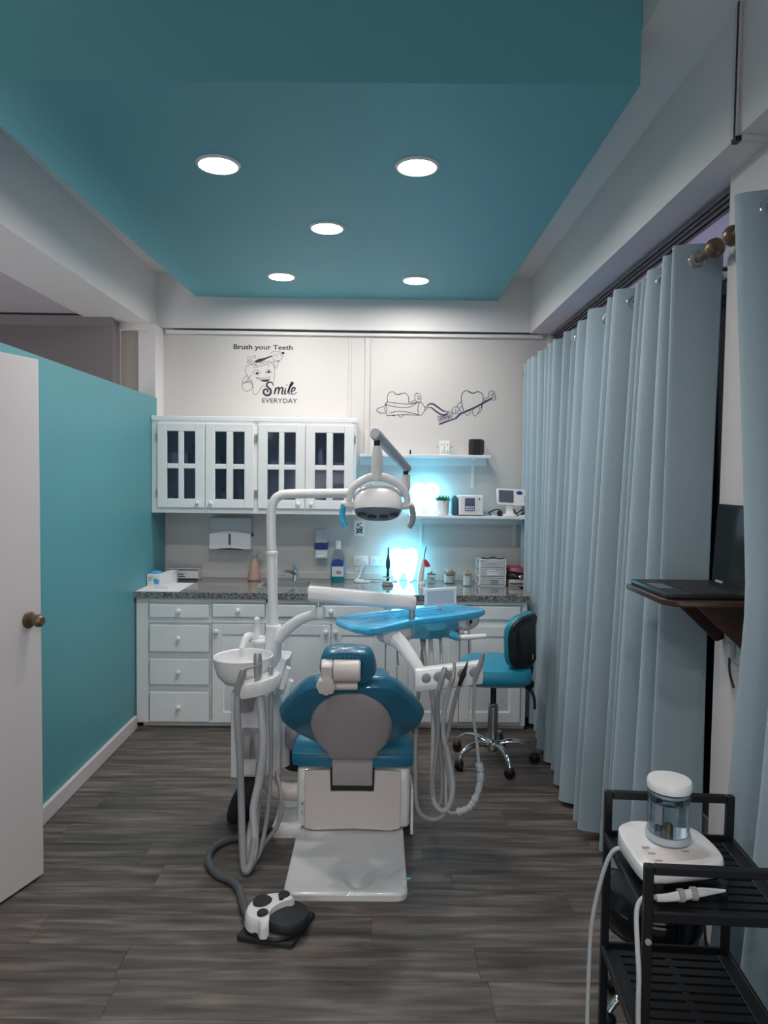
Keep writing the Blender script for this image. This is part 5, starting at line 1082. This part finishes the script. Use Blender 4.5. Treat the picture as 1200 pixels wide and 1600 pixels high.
# ================================================================ curtains and rods
def lerp(a, b, t): return a+(b-a)*max(0, min(1, t))
def interp(T, x):
    if x <= T[0][0]: return T[0][1]
    for (a, va), (b, vb) in zip(T, T[1:]):
        if x <= b: return va+(vb-va)*(x-a)/(b-a)
    return T[-1][1]
def rodx(y): return lerp(1.15, 1.080, (y-2.5)/2.8)
def rodz(y): return lerp(2.475, 2.442, (y-2.5)/2.8)
def curtain(label, knots, seed, cx_bot, edge=None, rings=True):
    """knots: (y, phase/pi) along the hem; odd multiples of 1/2 are the ridges (+) and hollows (-)."""
    rnd = random.Random(seed); y0, y1 = knots[0][0], knots[-1][0]; sgn = 1 if y1 > y0 else -1; cy = (y0+y1)/2
    t = thing('curtain', label, 'curtain', (rodx(cy), cy, rodz(cy)+.055), 'light blue curtains along the windows')
    j1, j2, j3 = [rnd.uniform(0, 6.28) for _ in range(3)]
    K_ = []
    for i, (y, p) in enumerate(knots):
        sp = [abs(knots[i+d][0]-y) for d in (-1, 1) if 0 <= i+d < len(knots)]
        K_.append((i, max(.022, min(.082, .85*max(sp) if len(sp) == 1 else .42*sum(sp)))))
    if not edge: K_[0] = K_[1] = (K_[0][0], .082) if False else (0, .082); K_[1] = (1, .082)
    def pos(s, f):
        i = min(int(s), len(knots)-2); q = s-i; q2 = q*.6+.4*q*q*(3-2*q)
        y = knots[i][0]+(knots[i+1][0]-knots[i][0])*q; a = pi*(knots[i][1]+(knots[i+1][1]-knots[i][1])*q2)
        g = (y-y0)/(y1-y0)
        if edge: y += interp(edge, f)*max(0, 1-g*1.2)
        A = interp(K_, s)*(1-.12*sin(pi*f))*(1+.12*f)
        v = sin(a+.25*sin(3*f+j2+s)*f)
        x = rodx(y)+(interp(cx_bot, y)-rodx(y))*(f**.8)-A*v
        zt = rodz(y)+.055+.005*sin(a*.5+j1)
        return V((x, y+.012*f*sin(j3+5*g), zt+(.028+.014*sin(j1+9*g)-zt)*f))
    NS, NZ = (len(knots)-1)*9, 26
    bm = B(); G = [[bm.verts.new(pos(i/9, j/NZ)) for i in range(NS+1)] for j in range(NZ+1)]
    for r0, r1 in zip(G, G[1:]):
        for i in range(NS): bm.faces.new((r0[i], r0[i+1], r1[i+1], r1[i]))
    o = obj('fabric', bm, 'curtain_fabric', t, sharp=3)
    md = o.modifiers.new('solid', 'SOLIDIFY'); md.thickness = .004; md.offset = 0
    if rings:
        for i in range(len(knots)-1):
            if abs(knots[i+1][0]-knots[i][0]) < .04: continue
            p = pos(i+.5, .022); tg = pos(i+.55, .022)-pos(i+.45, .022); p.z = rodz(p.y)
            R_ = Matrix.Rotation(math.atan2(tg.y, tg.x), 3, 'Z')
            obj('grommet', lathe(B(), [(.022, -.005), (.030, -.0065), (.035, 0), (.030, .0065), (.022, .005), (.022, -.005)], p, axis='Y', seg=20, rot=R_), 'ring_steel', t)
    return t
BOT = [(2.2, 1.12), (2.62, 1.135), (2.95, 1.045), (3.4, 1.035), (4.2, 1.055), (4.6, 1.085), (4.75, 1.095), (5.3, 1.09)]
def ridges(y0, peaks, y1):
    k = [(y0, -.5)]
    for i, p in enumerate(peaks):
        k.append((p, .5+2*i))
        nx = peaks[i+1] if i+1 < len(peaks) else None
        k.append(((p+(nx-p)*.45) if nx else y1, 1.5+2*i))
    return k
curtain('light blue curtain behind the laptop, next to the pale pier', ridges(2.632, [2.675, 2.80, 2.98, 3.045, 3.105, 3.165], 3.20), 11, BOT)
curtain('longest light blue curtain, hanging past the stool as far as the back wall', ridges(3.215, [3.29, 3.385, 3.66, 3.87, 3.97, 4.07, 4.17, 4.35, 4.51, 4.62, 4.76, 4.92, 5.08, 5.2], 5.27), 4, BOT)
NB = [(0.5, 1.10), (2.3, 1.09)]
nk = [(2.225, .5)]
for i, p in enumerate((2.03, 1.84, 1.70, 1.52, 1.34, 1.14, .98, .80)): nk += [(nk[-1][0]*.4+p*.6, 1.5+2*i), (p, 2.5+2*i)]
curtain('nearest light blue curtain, in front of the wall pier beside the trolley', nk, 21, NB, edge=[(0, 0), (.3, -.13), (.48, -.20), (.7, -.17), (1, -.10)])
def rod(label, ya, yb):
    cy = (ya+yb)/2; t = thing('curtain_rod', label, 'curtain rod', (rodx(cy), cy, rodz(cy)), 'bronze curtain rods')
    obj('rod', cyl(B(), (rodx(ya), ya, rodz(ya)), (rodx(yb), yb, rodz(yb)), .0125, 16), 'brown_metal', t)
    for y, s in ((ya, -1), (yb, 1)):
        p = (rodx(y), y, rodz(y))
        obj('finial', lathe(B(), [(.0125, -s*.02), (.018, -s*.015), (.018, -s*.004), (.012, 0), (.013, s*.008), (.026, s*.016), (.034, s*.036), (.032, s*.052), (.02, s*.066), (0, s*.07)], p, axis='Y', seg=24), 'brown_metal', t)
    for y in (ya+.13, yb-.13): obj('bracket', tube(B(), [(rodx(y), y, rodz(y)-.0), (rodx(y)+.05, y, rodz(y)-.02), (1.31, y, rodz(y)-.02)], .008, 8), 'brown_metal', t)
    return t
rod('bronze curtain rod with ball ends carrying the two far curtains', 2.565, 5.30)
rod('bronze curtain rod with ball ends carrying the nearest curtain', .70, 2.36)
